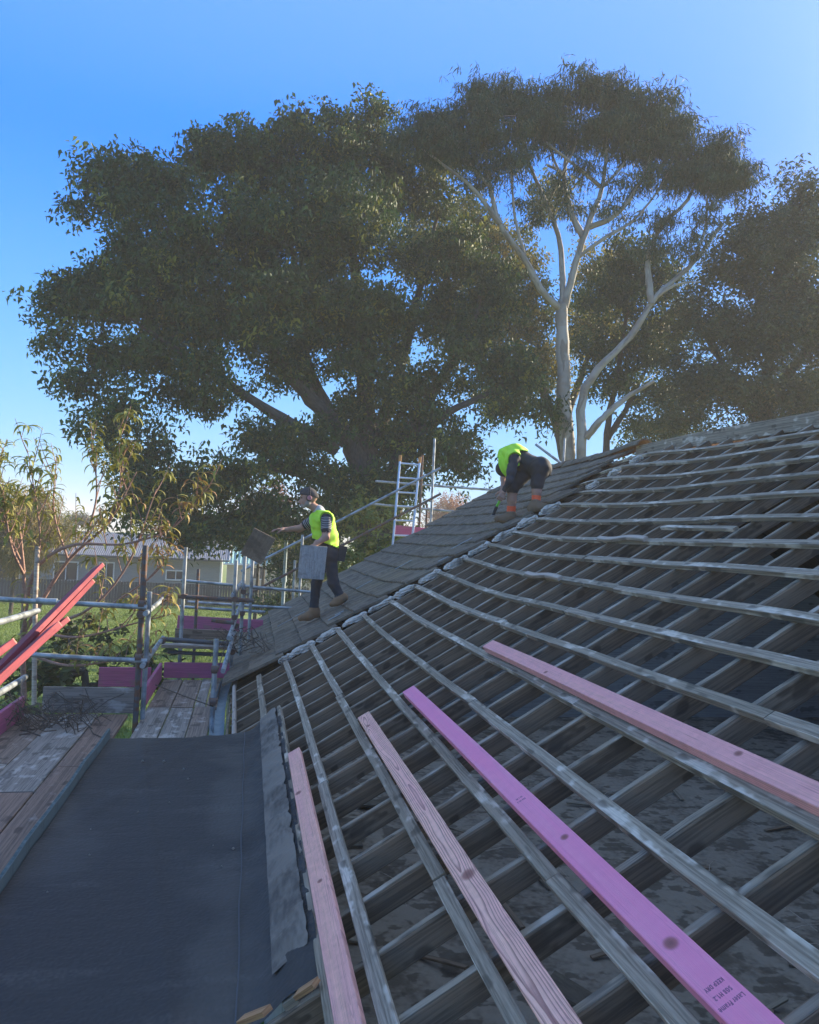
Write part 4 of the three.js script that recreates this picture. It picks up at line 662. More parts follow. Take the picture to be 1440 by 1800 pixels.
coupler(sc, [-0.93, EYE - 1.31, -8.05], 'z');
for (const p of [[-2.42, EYE - 0.71, -8.0], [-2.42, EYE - 1.0, -8.0], [-0.93, EYE - 0.80, -9.6], [-0.93, EYE - 1.29, -9.6], [-0.262, EYE - 1.3, -7.75], [-0.262, EYE - 1.6, -7.75]]) coupler(sc, p, 'x');
// inner standard close to the gutter and those further along
up(-0.262, -7.75, EYE - 1.02, M.galv);
const SP = [[[-0.16, 3.549, -10.6], 985], [[-0.055, 3.488, -11.4], 978], [[0.059, 3.411, -12.4], 965], [[-0.802, 3.529, -10.6], 962], [[-0.76, 3.371, -12.6], 995]];
up(SP[0][0][0], -10.6, [-0.17, 4.029, -10.6][1]); up(SP[1][0][0], -11.4, [-0.077, 4.061, -11.4][1]); up(SP[2][0][0], -12.4, [0.031, 4.123, -12.4][1]); up(SP[3][0][0], -10.6, [-0.822, 4.171, -10.6][1]); up(SP[4][0][0], -12.8, [-0.787, 3.796, -12.8][1], M.rust);
pipe(sc, 'guard_rail', [-0.949, 3.554, -10.5], [0.089, 3.52, -10.5], M.rust, 0.027);
pipe(sc, 'guard_rail', [-1.009, 3.617, -12.7], [1.113, 3.492, -12.7]);
pipe(sc, 'guard_rail', [-1.037, 3.196, -12.9], [0.296, 3.143, -12.9]);
pipe(sc, 'guard_rail', [-0.952, 3.21, -13.6], [0.917, 3.149, -13.6]);
pipe(sc, 'ledger', [-0.188, 3.578, -10.5], [-0.058, 3.674, -12.6]);
pipe(sc, 'ledger', [-0.181, 3.174, -9.4], [-0.082, 3.303, -12.6]);
pipe(sc, 'ledger', [-0.201, 2.966, -8.4], [-0.139, 3.082, -10.8]);
pipe(sc, 'transom', [-1.001, 3.046, -10.2], [-0.179, 3.006, -10.2], M.darkSteel, 0.03);
pipe(sc, 'transom', [-0.936, 2.858, -10.4], [-0.204, 2.834, -10.4], M.darkSteel);
pipe(sc, 'transom', [-0.419, 3.279, -10.3], [-0.138, 3.251, -10.3], M.rust);
for (const p of [[-0.151, 3.531, -10.55], [-0.146, 3.296, -10.55], [-0.139, 3.046, -10.5], [-0.142, 2.878, -10.4], [-0.792, 3.548, -10.55], [-0.121, 3.158, -10.8], [-0.051, 3.567, -11.4], [-0.051, 3.265, -11.4]]) coupler(sc, p, 'z');
// posts by the far eave corner with bare tops
up([0.957, 3.555, -14.9][0], -14.9, [0.946, 4.401, -14.9][1]); up([0.853, 3.54, -15.1][0], -15.1, [0.856, 3.914, -15.1][1]);
// rails that climb with the far verge, uprights and level rails at the gable
pipe(sc, 'verge_rail', [-0.128, 3.68, -15], [3.603, 5.835, -15.2]); pipe(sc, 'verge_rail', [-0.013, 3.247, -14.95], [3.637, 5.331, -15.2], M.rust);
up([3.485, 4.629, -15.3][0], -15.3, [3.496, 6.425, -15.3][1]); up([3.34, 4.624, -15.7][0], -15.7, [3.319, 6.123, -15.7][1], M.rust); up([3.591, 4.4, -16.2][0], -16.2, [3.581, 5.161, -16.2][1], M.rust);
pipe(sc, 'guard_rail', [2.432, 5.551, -15.9], [5.396, 5.511, -15.9]); pipe(sc, 'guard_rail', [2.395, 5.087, -15.9], [4.489, 5.01, -15.9]);
pipe(sc, 'brace', [4.904, 6.2, -13.4], [5.38, 5.76, -13]); pipe(sc, 'standard', [6.179, 6.612, -15.2], [6.161, 5.565, -15.2]);
// hanging cord on the inner standard and loose ties
mesh('tie_cord', tube([[-0.844, 2.84, -8.3], [-0.565, 2.8, -8], [-0.256, 2.756, -7.7]], 0.006, 0.006, 5, 12), M.twigDark, sc);
mesh('tie_cord', tube([[-0.18, 3.154, -10.2], [-0.24, 2.96, -9.6], [-0.293, 2.812, -8.6], [-0.279, 2.756, -7.75]], 0.007, 0.007, 5, 16), M.twigDark, sc);

// decks of boards, each board a part
function deck(name, label, rows) {
  const d = thing(name, label, 'scaffold deck'), r = rng(name.length * 7 + rows.length);
  for (const [x0, x1, zn, zf, m] of rows) mesh('plank', bar(V((x0 + x1) / 2, DECK - 0.018 + (r() - 0.5) * 0.006, zn), V((x0 + x1) / 2 + (r() - 0.5) * 0.006, DECK - 0.018 + (r() - 0.5) * 0.006, zf), x1 - x0 - 0.006, 0.036, V(0, 1, 0), r() * 9, 0.1), m, d);
  return d;
}
deck('scaffold_deck', 'inner run of scaffold boards beside the gutter, past the black underlay', [
  [-0.945, -0.715, -6.2, -8.62, M.plankPale], [-0.71, -0.48, -6.2, -8.58, M.plankPale], [-0.475, -0.285, -6.2, -8.64, M.plank],
  [-0.95, -0.72, -8.64, -10.2, M.plank], [-0.715, -0.49, -8.62, -10.2, M.plank], [-0.485, -0.37, -8.66, -10.25, M.plankPale], [-0.365, -0.25, -8.66, -10.25, M.plank]]);
deck('scaffold_deck', 'wide outer scaffold boards at far left, scuffed and stained', [
  [-1.36, -1.09, -3.0, -6.5, M.plankBrown], [-1.36, -1.09, -6.52, -8.3, M.plankBrown], [-1.72, -1.365, -3.0, -5.9, M.plankBrown], [-1.72, -1.365, -5.92, -8.3, M.plankPale], [-2.05, -1.725, -3.0, -6.6, M.plankPale], [-2.05, -1.725, -6.62, -8.3, M.plank]]);
const toe = (a, b, h, mat, label) => { const A = V(...a), B = V(...b); A.y = B.y = DECK + h / 2 + 0.004; return single('toe_board', bar(A, B, 0.036, h, V(0, 1, 0), A.x, 0.08), mat, label, 'toe board', 'toe boards on the scaffold'); };
toe([-1.9, 0, -8.36], [-1.04, 0, -8.33], 0.25, M.plankPale, 'bare grey wooden toe board across the outer deck');
toe([-0.96, 0, -10.3], [-0.17, 0, -10.32], 0.19, M.pinkBoard, 'pink toe board across the far end of the inner deck');
toe([-0.985, 0, -8.55], [-0.99, 0, -10.2], 0.20, M.pinkBoard, 'pink toe board along the side of the inner deck');
toe([-2.08, 0, -4.6], [-2.03, 0, -8.15], 0.20, M.pinkBoard, 'faded pink toe board at the left edge of the frame');
toe([-1.62, 0, -9.7], [-1.05, 0, -9.72], 0.22, M.pinkBoard, 'dull pink toe board half hidden behind leaves, left of the corner standard');
{
  const mk = (a, b, h, label, mat = M.pinkBoard, w = 0.036, nm = 'toe_board', cat = 'toe board') => single(nm, bar(V(...a), V(...b), w, h, V(0, 1, 0), a[0], 0.08), mat, label, cat);
  mk([-1.082, 2.901, -13.4], [0.282, 2.859, -13.4], 0.21, 'long pink toe board on the far bay of the scaffold');
  mk([2.799, 4.575, -15.6], [3.499, 4.539, -15.6], 0.22, 'pink toe board behind the ladder at the gable');
  mk([-0.901, 3.031, -10.9], [-0.167, 3.016, -10.9], 0.13, 'weathered board on edge across the middle scaffold bay', M.plank, 0.036, 'scaffold_board', 'board');
  mk([-1.009, 2.942, -10.4], [-0.173, 2.928, -10.4], 0.035, 'flat grey board laid across the middle scaffold bay', M.plankPale, 0.22, 'scaffold_board', 'board');
}
// cut twigs left in a heap on the outer deck, and others caught on the far transoms
function heap(label, c, n, sx, sz, sy, seed, mat) {
  const r = rng(seed), gs = []; for (let i = 0; i < n; i++) { const x = c[0] + (r() - 0.5) * sx, z = c[2] + (r() - 0.5) * sz, y = c[1] + r() * sy, a = r() * 6.28, L = 0.2 + r() * 0.5, b = (r() - 0.5) * 2; const p = []; for (let k = 0; k <= 4; k++) { const t = k / 4 - 0.5; p.push(V(x + Math.cos(a + b * t) * L * t, Math.max(c[1] + 0.006, y + 0.10 * Math.sin(t * 5 + i)), z + Math.sin(a + b * t) * L * t)); } gs.push(tube(p, 0.003 + r() * 0.004, 0.0012, 5)); }
  const m = single('twig_heap', gs, mat, label, 'twigs'); m.userData.kind = 'stuff'; return m;
}
heap('heap of cut dark twigs on the outer scaffold deck', [-1.72, DECK, -7.85], 80, 0.75, 0.7, 0.2, 3, M.twigDark);
heap('loose twigs caught among the tubes at the gutter corner', [[-0.034, 3.03, -10.2][0], [-0.026, 2.874, -10.2][1], -10.2], 34, 0.55, 0.3, 0.26, 4, M.twigDark);
// ladder at the gable
{
  const l = thing('ladder', 'aluminium ladder with orange tips standing at the far gable', 'ladder'), z = -15.45;
  const Lt = V(...[2.834, 5.943, -15.45]), Lb = V(...[2.727, 3.981, -15.3]), Rt = V(...[3.233, 5.934, -15.45]), Rb = V(...[3.101, 3.996, -15.3]);
  const alu = std({ map: tex(64, 256, (u, v) => mul3([0.60, 0.66, 0.74], 0.85 + 0.3 * fbm(u, v, 4, 30, 3, 1)), 0.2, 2), roughness: 0.35, metalness: 0.7 }), tip = std({ color: lin(0.62, 0.26, 0.06), roughness: 0.6 });
  const ext = (a, b, k) => b.clone().addScaledVector(b.clone().sub(a), k);
  for (const [t, b] of [[Lt, Lb], [Rt, Rb]]) { const f = ext(t, b, 0.55); mesh('stile', bar(t, f, 0.035, 0.075, V(0, 0, 1), 0), alu, l); mesh('end_cap', bar(t.clone().addScaledVector(t.clone().sub(b).normalize(), 0.12), t.clone().addScaledVector(b.clone().sub(t).normalize(), 0.004), 0.045, 0.085, V(0, 0, 1), 0), tip, l); }
  for (const v of [0.018, 0.165, 0.315, 0.455, 0.60, 0.75, 0.9, 1.05, 1.2]) { const a = Lt.clone().lerp(Lb, v), b = Rt.clone().lerp(Rb, v); mesh('rung', tube([a, b], 0.018, 0.018, 10), alu, l); }
}
// red painted timbers propped over the rail at the left edge
{
  const rd = (a, b, w, h, label, up = V(-0.5, 0.5, 0.7)) => { const t = thing('red_timber', label, 'timber', 'red painted timbers propped at the left'); const A = V(...a), B = V(...b), e = B.clone().addScaledVector(A.clone().sub(B).normalize(), 0.012); mesh('timber', bar(A, e, w, h, up, 0, 0.06), M.redBoard, t); mesh('cut_end', bar(e, B, w * 0.995, h * 0.995, up, 0, 0.06), M.redEnd, t); };
  rd([-1.221, 3.462, -3.2], [-1.031, 4.109, -5.9], 0.088, 0.026, 'longest red painted timber, its tip highest over the rail');
  rd([-1.146, 3.471, -3.1], [-1.056, 4.006, -5.8], 0.05, 0.03, 'slim red timber just under the longest one');
  rd([-1.079, 3.587, -3], [-1.01, 3.839, -4.6], 0.08, 0.034, 'red timber with square pale end below the long pair');
  rd([-1.237, 3.516, -3.6], [-1.043, 3.832, -5], 0.06, 0.03, 'thin red timber showing past the square ended one');
  rd([-1.106, 3.728, -3.2], [-1.045, 3.843, -3.9], 0.07, 0.03, 'short red timber end nearest the left edge');
}
// ---------------------------------------------------------------- peach tree beside the scaffold, half bare, curled leaves
{
  const t = thing('peach_tree', 'half bare peach tree with curled yellowing leaves beyond the scaffold rail', 'tree'), r = rng(401), wood = [], tips = [];
  const zc = -9.3, base = V([-2.295, 2.053, -9.3][0], 0, zc);
  const limb = (pts, r0, r1, kids, len) => {
    const P = pts.map(p => (p.isVector3 ? p : V(...p))), cv = new THREE.CatmullRomCurve3(P, false, 'centripetal'), n = 14, S = cv.getSpacedPoints(n); wood.push(tube(S, r0, r1, 7, 0, 0.1));
    for (let k = 0; k < kids; k++) {
      const f = 0.3 + 0.68 * (k + r()) / kids, p = cv.getPointAt(Math.min(0.99, f)), d = cv.getTangentAt(Math.min(0.99, f)), a = r() * 6.28, L = len * (0.5 + r() * 0.8);
      const s = V(Math.cos(a) * 0.7, 0.35 + r() * 0.75, Math.sin(a) * 0.7).addScaledVector(d, 0.6).normalize(), m = p.clone().addScaledVector(s, L * 0.5), e = p.clone().addScaledVector(s, L).add(V(0, L * 0.12, 0)); wood.push(tube([p, m, e], 0.0065, 0.0022, 5, 7)); tips.push([p, m, e]);
      if (r() < 0.5) { const b = r() * 6.28, L2 = L * 0.5, q = m.clone().add(V(Math.cos(b) * L2 * 0.6, L2 * 0.7, Math.sin(b) * L2 * 0.6)); wood.push(tube([m, m.clone().lerp(q, 0.5).add(V(0, 0.02, 0)), q], 0.004, 0.0018, 4, 5)); tips.push([m, m.clone().lerp(q, 0.6), q]); }
    }
    tips.push([S[6], S[10], S[14]]); tips.push([S[9], S[12], S[14]]);
  };
  const fork = [-2.36, 3.185, -9.3];
  limb([base, V(base.x + 0.04, 1.6, zc), fork, [-2.39, 3.893, -9.3], [-2.468, 4.506, -9.2]], 0.055, 0.012, 8, 0.5);
  limb([fork, [-1.922, 4.008, -9.2], [-1.518, 4.429, -9.1], [-1.24, 4.996, -9]], 0.026, 0.006, 7, 0.5);
  limb([fork, [-2.235, 3.878, -9.1], [-1.868, 4.17, -8.9], [-1.215, 4.231, -8.7], [-0.873, 4.425, -8.6]], 0.030, 0.006, 7, 0.45);
  limb([[-2.226, 3.292, -9.2], [-1.66, 3.489, -8.9], [-1.271, 3.957, -8.8], [-0.99, 4.809, -8.7]], 0.020, 0.005, 7, 0.45);
  limb([[-1.922, 4.008, -9.2], [-2.119, 4.527, -9.3], [-2.125, 5.152, -9.3]], 0.014, 0.004, 6, 0.42);
  limb([[-1.74, 4.233, -9.1], [-1.652, 4.731, -9.1], [-1.744, 5.344, -9.1]], 0.014, 0.004, 6, 0.4);
  limb([[-1.215, 4.231, -8.7], [-0.814, 4.398, -8.6], [-0.421, 4.89, -8.5]], 0.012, 0.004, 6, 0.36);
  limb([[-2.39, 3.893, -9.3], [-2.666, 4.498, -9.3], [-2.819, 5.169, -9.3]], 0.018, 0.005, 14, 0.42);
  limb([[-2.386, 3.832, -9.3], [-2.449, 4.143, -9], [-2.538, 4.731, -8.9]], 0.016, 0.004, 14, 0.36);
  limb([[-2.368, 3.524, -9.3], [-2.17, 4.155, -9], [-2.236, 4.749, -8.9], [-2.326, 5.161, -8.9]], 0.014, 0.004, 11, 0.36);
  limb([[-1.518, 4.429, -9.1], [-1.405, 4.801, -9], [-1.403, 5.294, -9], [-1.474, 5.505, -9]], 0.010, 0.003, 7, 0.3);
  limb([[-1.365, 3.596, -8.8], [-0.959, 3.919, -8.6], [-0.739, 4.225, -8.5]], 0.012, 0.004, 5, 0.34);
  limb([[-2.223, 3.231, -9.2], [-1.701, 3.22, -8.9], [-1.126, 3.394, -8.8], [-0.775, 3.503, -8.7]], 0.018, 0.005, 9, 0.4);
  limb([[-2.266, 2.987, -9.2], [-1.797, 2.921, -8.9], [-1.261, 3.02, -8.7], [-0.858, 3.1, -8.6]], 0.018, 0.005, 9, 0.4);
  mesh('branches', wood, M.twig, t);
  // long leaves, folded and curled over
  const leafGeo = seed => { const q = rng(seed), L = 0.13 + q() * 0.05, W = 0.026 + q() * 0.008, curl = 1.2 + q() * 1.6, n = 6, pos = [], idx = []; let x = 0, y = 0, a = 0.5; for (let i = 0; i <= n; i++) { const w = W * Math.sin(Math.PI * Math.min(0.98, 0.06 + i / n * 0.94)) / 2, tw = (i / n) * (q() - 0.3) * 0.8; pos.push(x, y + w * 0.35, w, x, y, 0, x, y + w * 0.35 + tw * w, -w); a -= curl / n * (0.6 + i / n); x += Math.cos(a) * L / n; y += Math.sin(a) * L / n; } for (let i = 0; i < n; i++) for (let k = 0; k < 2; k++) { const A = i * 3 + k; idx.push(A, A + 1, A + 4, A, A + 4, A + 3); } const g = new THREE.BufferGeometry(); g.setAttribute('position', new THREE.Float32BufferAttribute(pos, 3)); g.setIndex(idx); g.computeVertexNormals(); return g; };
  const LG = [1, 2, 3, 4, 5, 6].map(leafGeo), LM = [[0.30, 0.29, 0.06], [0.40, 0.33, 0.08], [0.44, 0.31, 0.10], [0.20, 0.23, 0.06], [0.40, 0.22, 0.10]].map(c => leafMat(...c, 0.4));
  const list = []; for (const [a, m, e] of tips) { const n = 5 + Math.floor(r() * 6); for (let k = 0; k < n; k++) { const f = 0.35 + 0.65 * r(), p = f < 0.5 ? a.clone().lerp(m, f * 2) : m.clone().lerp(e, f * 2 - 1); list.push(p); } }
  list.sort((a, b) => b.z - a.z); let rest = list.slice(300); const m4 = new THREE.Matrix4(), q4 = new THREE.Quaternion(), eu = new THREE.Euler();
  const pose = p => { eu.set((r() - 0.5) * 0.7, r() * 6.28, (r() - 0.6) * 0.9, 'YXZ'); q4.setFromEuler(eu); const s = 0.75 + r() * 0.55; return m4.compose(p, q4, V(s, s, s)); };
  for (const p of list.slice(0, 300)) { const m = mesh('leaf', LG[Math.floor(r() * 6)], LM[Math.floor(r() * 5)], t); m.applyMatrix4(pose(p)); }
  const gs = rest.map(p => LG[Math.floor(r() * 6)].clone().applyMatrix4(pose(p))); if (gs.length) mesh('leaves', gs, LM[0], t).userData.kind = 'stuff';
}
// slim pale post that props the peach tree
single('stake', tube([[-2.13, 2.484, -9], [-2.181, 3.555, -9], [-2.193, 4.154, -9]], 0.026, 0.024, 10), M.paleWood, 'pale wooden stake standing among the peach branches', 'stake');
// lower leafy growth under the rails
shrub('garden_shrub', 'dark leafy garden shrub under the scaffold rails at left', 411, [[-1.92, 2.59, -10.50, 0.70, 0.31, 0.50], [-2.43, 2.56, -10.20, 0.53, 0.38, 0.46], [-1.34, 2.47, -10.80, 0.48, 0.29, 0.38], [-2.24, 2.94, -11.00, 0.49, 0.19, 0.34]], { green: [0.045, 0.07, 0.025], green2: [0.07, 0.09, 0.03], gold: [0.2, 0.18, 0.05], yellow: 0.06 }, { density: 20, per: 9, clump: 0.15 });
// ---------------------------------------------------------------- people: one continuous surface each, meshed from a distance field
function surfaceNet(f, lo, hi, cell) {
  const nx = Math.ceil((hi[0] - lo[0]) / cell) + 1, ny = Math.ceil((hi[1] - lo[1]) / cell) + 1, nz = Math.ceil((hi[2] - lo[2]) / cell) + 1, D = new Float32Array(nx * ny * nz);
  const at = (i, j, k) => i + nx * (j + ny * k);
  for (let k = 0; k < nz; k++) for (let j = 0; j < ny; j++) for (let i = 0; i < nx; i++) D[at(i, j, k)] = f(lo[0] + i * cell, lo[1] + j * cell, lo[2] + k * cell);
  const vid = new Int32Array(nx * ny * nz).fill(-1), pos = [], nor = [], idx = [], E = [[0, 1], [2, 3], [4, 5], [6, 7], [0, 2], [1, 3], [4, 6], [5, 7], [0, 4], [1, 5], [2, 6], [3, 7]];
  for (let k = 0; k < nz - 1; k++) for (let j = 0; j < ny - 1; j++) for (let i = 0; i < nx - 1; i++) {
    const c = []; let s = 0; for (let q = 0; q < 8; q++) { const d = D[at(i + (q & 1), j + ((q >> 1) & 1), k + (q >> 2))]; c.push(d); if (d < 0) s++; }
    if (!s || s === 8) continue; let x = 0, y = 0, z = 0, n = 0;
    for (const [a, b] of E) if ((c[a] < 0) !== (c[b] < 0)) { const t = c[a] / (c[a] - c[b]); x += (a & 1) + t * ((b & 1) - (a & 1)); y += ((a >> 1) & 1) + t * (((b >> 1) & 1) - ((a >> 1) & 1)); z += (a >> 2) + t * ((b >> 2) - (a >> 2)); n++; }
    vid[at(i, j, k)] = pos.length / 3; const px = lo[0] + (i + x / n) * cell, py = lo[1] + (j + y / n) * cell, pz = lo[2] + (k + z / n) * cell, h = cell * 0.6; pos.push(px, py, pz);
    const g = V(f(px + h, py, pz) - f(px - h, py, pz), f(px, py + h, pz) - f(px, py - h, pz), f(px, py, pz + h) - f(px, py, pz - h)).normalize(); nor.push(g.x, g.y, g.z);
  }
  for (let k = 1; k < nz - 1; k++) for (let j = 1; j < ny - 1; j++) for (let i = 1; i < nx - 1; i++) {
    const d = D[at(i, j, k)];
    for (const [ax, e] of [[0, D[at(i + 1, j, k)]], [1, D[at(i, j + 1, k)]], [2, D[at(i, j, k + 1)]]]) {
      if ((d < 0) === (e < 0)) continue; let q;
      if (ax === 0) q = [vid[at(i, j - 1, k - 1)], vid[at(i, j, k - 1)], vid[at(i, j, k)], vid[at(i, j - 1, k)]];
      else if (ax === 1) q = [vid[at(i - 1, j, k - 1)], vid[at(i - 1, j, k)], vid[at(i, j, k)], vid[at(i, j, k - 1)]];
      else q = [vid[at(i - 1, j - 1, k)], vid[at(i, j - 1, k)], vid[at(i, j, k)], vid[at(i - 1, j, k)]];
      if (q.some(v => v < 0)) continue; if (d >= 0) q.reverse(); idx.push(q[0], q[1], q[2], q[0], q[2], q[3]);
    }
  }
  const g = new THREE.BufferGeometry(); g.setAttribute('position', new THREE.Float32BufferAttribute(pos, 3)); g.setAttribute('normal', new THREE.Float32BufferAttribute(nor, 3)); g.setIndex(idx); return g;
}
const bone = (a, b, ra, rb, tag, flat) => ({ a: a.isVector3 ? a.toArray() : a, b: b.isVector3 ? b.toArray() : b, ra, rb, tag });
function boneDist(o, x, y, z) {
  const ax = o.a[0], ay = o.a[1], az = o.a[2], bx = o.b[0] - ax, by = o.b[1] - ay, bz = o.b[2] - az, L = bx * bx + by * by + bz * bz;
  const t = L > 0 ? Math.min(1, Math.max(0, ((x - ax) * bx + (y - ay) * by + (z - az) * bz) / L)) : 0; const dx = x - ax - bx * t, dy = y - ay - by * t, dz = z - az - bz * t;
  return Math.sqrt(dx * dx + dy * dy + dz * dz) - (o.ra + (o.rb - o.ra) * t);
}
function field(bones, k) { return (x, y, z) => { let d = 9; for (const o of bones) { const e = boneDist(o, x, y, z); const h = Math.max(0, k - Math.abs(d - e)) / k; d = Math.min(d, e) - h * h * k * 0.25; } return d; }; }
function bounds(bones, pad) { const lo = [9e9, 9e9, 9e9], hi = [-9e9, -9e9, -9e9]; for (const o of bones) for (const p of [o.a, o.b]) for (let i = 0; i < 3; i++) { lo[i] = Math.min(lo[i], p[i] - Math.max(o.ra, o.rb) - pad); hi[i] = Math.max(hi[i], p[i] + Math.max(o.ra, o.rb) + pad); } return [lo, hi]; }
function colourBy(g, fn) { const p = g.attributes.position, c = new Float32Array(p.count * 3); for (let i = 0; i < p.count; i++) { const q = fn(p.getX(i), p.getY(i), p.getZ(i)); c[i * 3] = q[0]; c[i * 3 + 1] = q[1]; c[i * 3 + 2] = q[2]; } g.setAttribute('color', new THREE.Float32BufferAttribute(c, 3)); return g; }
function skinMesh(bones, k, cell, colour) { const [lo, hi] = bounds(bones, 0.04), f0 = field(bones, k), fold = cell > 0.01 ? 0.0035 : 0, f = fold ? (x, y, z) => f0(x, y, z) + fold * Math.sin(y * 55 + x * 38 + Math.sin(z * 31) * 2) * Math.sin(x * 23 - y * 17 + z * 29) : f0, g = surfaceNet(f, lo, hi, cell); return colourBy(g, (x, y, z) => { let best = null, bd = 9; for (const o of bones) { const e = boneDist(o, x, y, z); if (e < bd) { bd = e; best = o; } } return colour(best.tag, x, y, z); }); }
// a hand: palm from the wrist along `fwd`, back of the hand along `back`; fingers curl by `curl` radians a joint
function handBones(wrist, fwd, back, side, curl, size = 1) {
  const F = fwd.clone().normalize(), S = side.clone().addScaledVector(F, -side.dot(F)).normalize(), B = back.clone().addScaledVector(F, -back.dot(F)).addScaledVector(S, -back.dot(S)).normalize(), out = [];
  const P = (f, s, b) => wrist.clone().addScaledVector(F, f * size).addScaledVector(S, s * size).addScaledVector(B, b * size);
  out.push(bone(P(-0.03, 0, 0), P(0.02, 0, 0), 0.03 * size, 0.03 * size, 'skin')); for (const s of [-0.028, -0.009, 0.009, 0.026]) out.push(bone(P(0.015, s * 0.7, 0), P(0.085, s, 0), 0.017 * size, 0.014 * size, 'skin'));
  [[-0.030, 0.062], [-0.010, 0.075], [0.011, 0.080], [0.031, 0.070]].forEach(([s, L], i) => { let p = P(0.088, s, 0), a = curl * 0.6 + i * 0.06; for (let k = 0; k < 3; k++) { const l = L * [0.45, 0.32, 0.25][k] * size, d = F.clone().multiplyScalar(Math.cos(a)).addScaledVector(B, -Math.sin(a)), q = p.clone().addScaledVector(d, l); out.push(bone(p, q, (0.0098 - k * 0.0008) * size, (0.009 - k * 0.0008) * size, 'skin')); p = q; a += curl; } });
  let p = P(0.02, 0.034, -0.006); for (let k = 0; k < 3; k++) { const d = F.clone().multiplyScalar(0.75).addScaledVector(S, 0.55 - k * 0.35).addScaledVector(B, -0.35 - k * 0.2).normalize(), q = p.clone().addScaledVector(d, [0.038, 0.032, 0.026][k] * size); out.push(bone(p, q, (0.0135 - k * 0.0018) * size, (0.0118 - k * 0.0018) * size, 'skin')); p = q; }
  return out;
}
M.person = std({ vertexColors: true, roughness: 0.85 });
M.hiVis = std({ color: lin(0.46, 0.80, 0.035), roughness: 0.7, emissive: lin(0, 0, 0) });
M.darkCloth = std({ color: lin(0.030, 0.032, 0.036), roughness: 0.95 });
const SKIN = [0.42, 0.24, 0.17], NAVY = [0.022, 0.024, 0.032], DENIM = [0.026, 0.029, 0.036], BOOT = [0.26, 0.15, 0.075], WHITE = [0.34, 0.34, 0.34];
// boot: sole, toe box and shaft
function bootBones(ankle, toe, heel, r = 1) { const m = heel.clone().lerp(toe, 0.55); return [bone(ankle, ankle.clone().lerp(heel, 0.55), 0.058 * r, 0.058 * r, 'boot'), bone(heel, m, 0.046 * r, 0.05 * r, 'boot'), bone(m, toe, 0.05 * r, 0.040 * r, 'boot'), bone(ankle.clone().lerp(heel, 0.3), m, 0.05 * r, 0.046 * r, 'boot')]; }

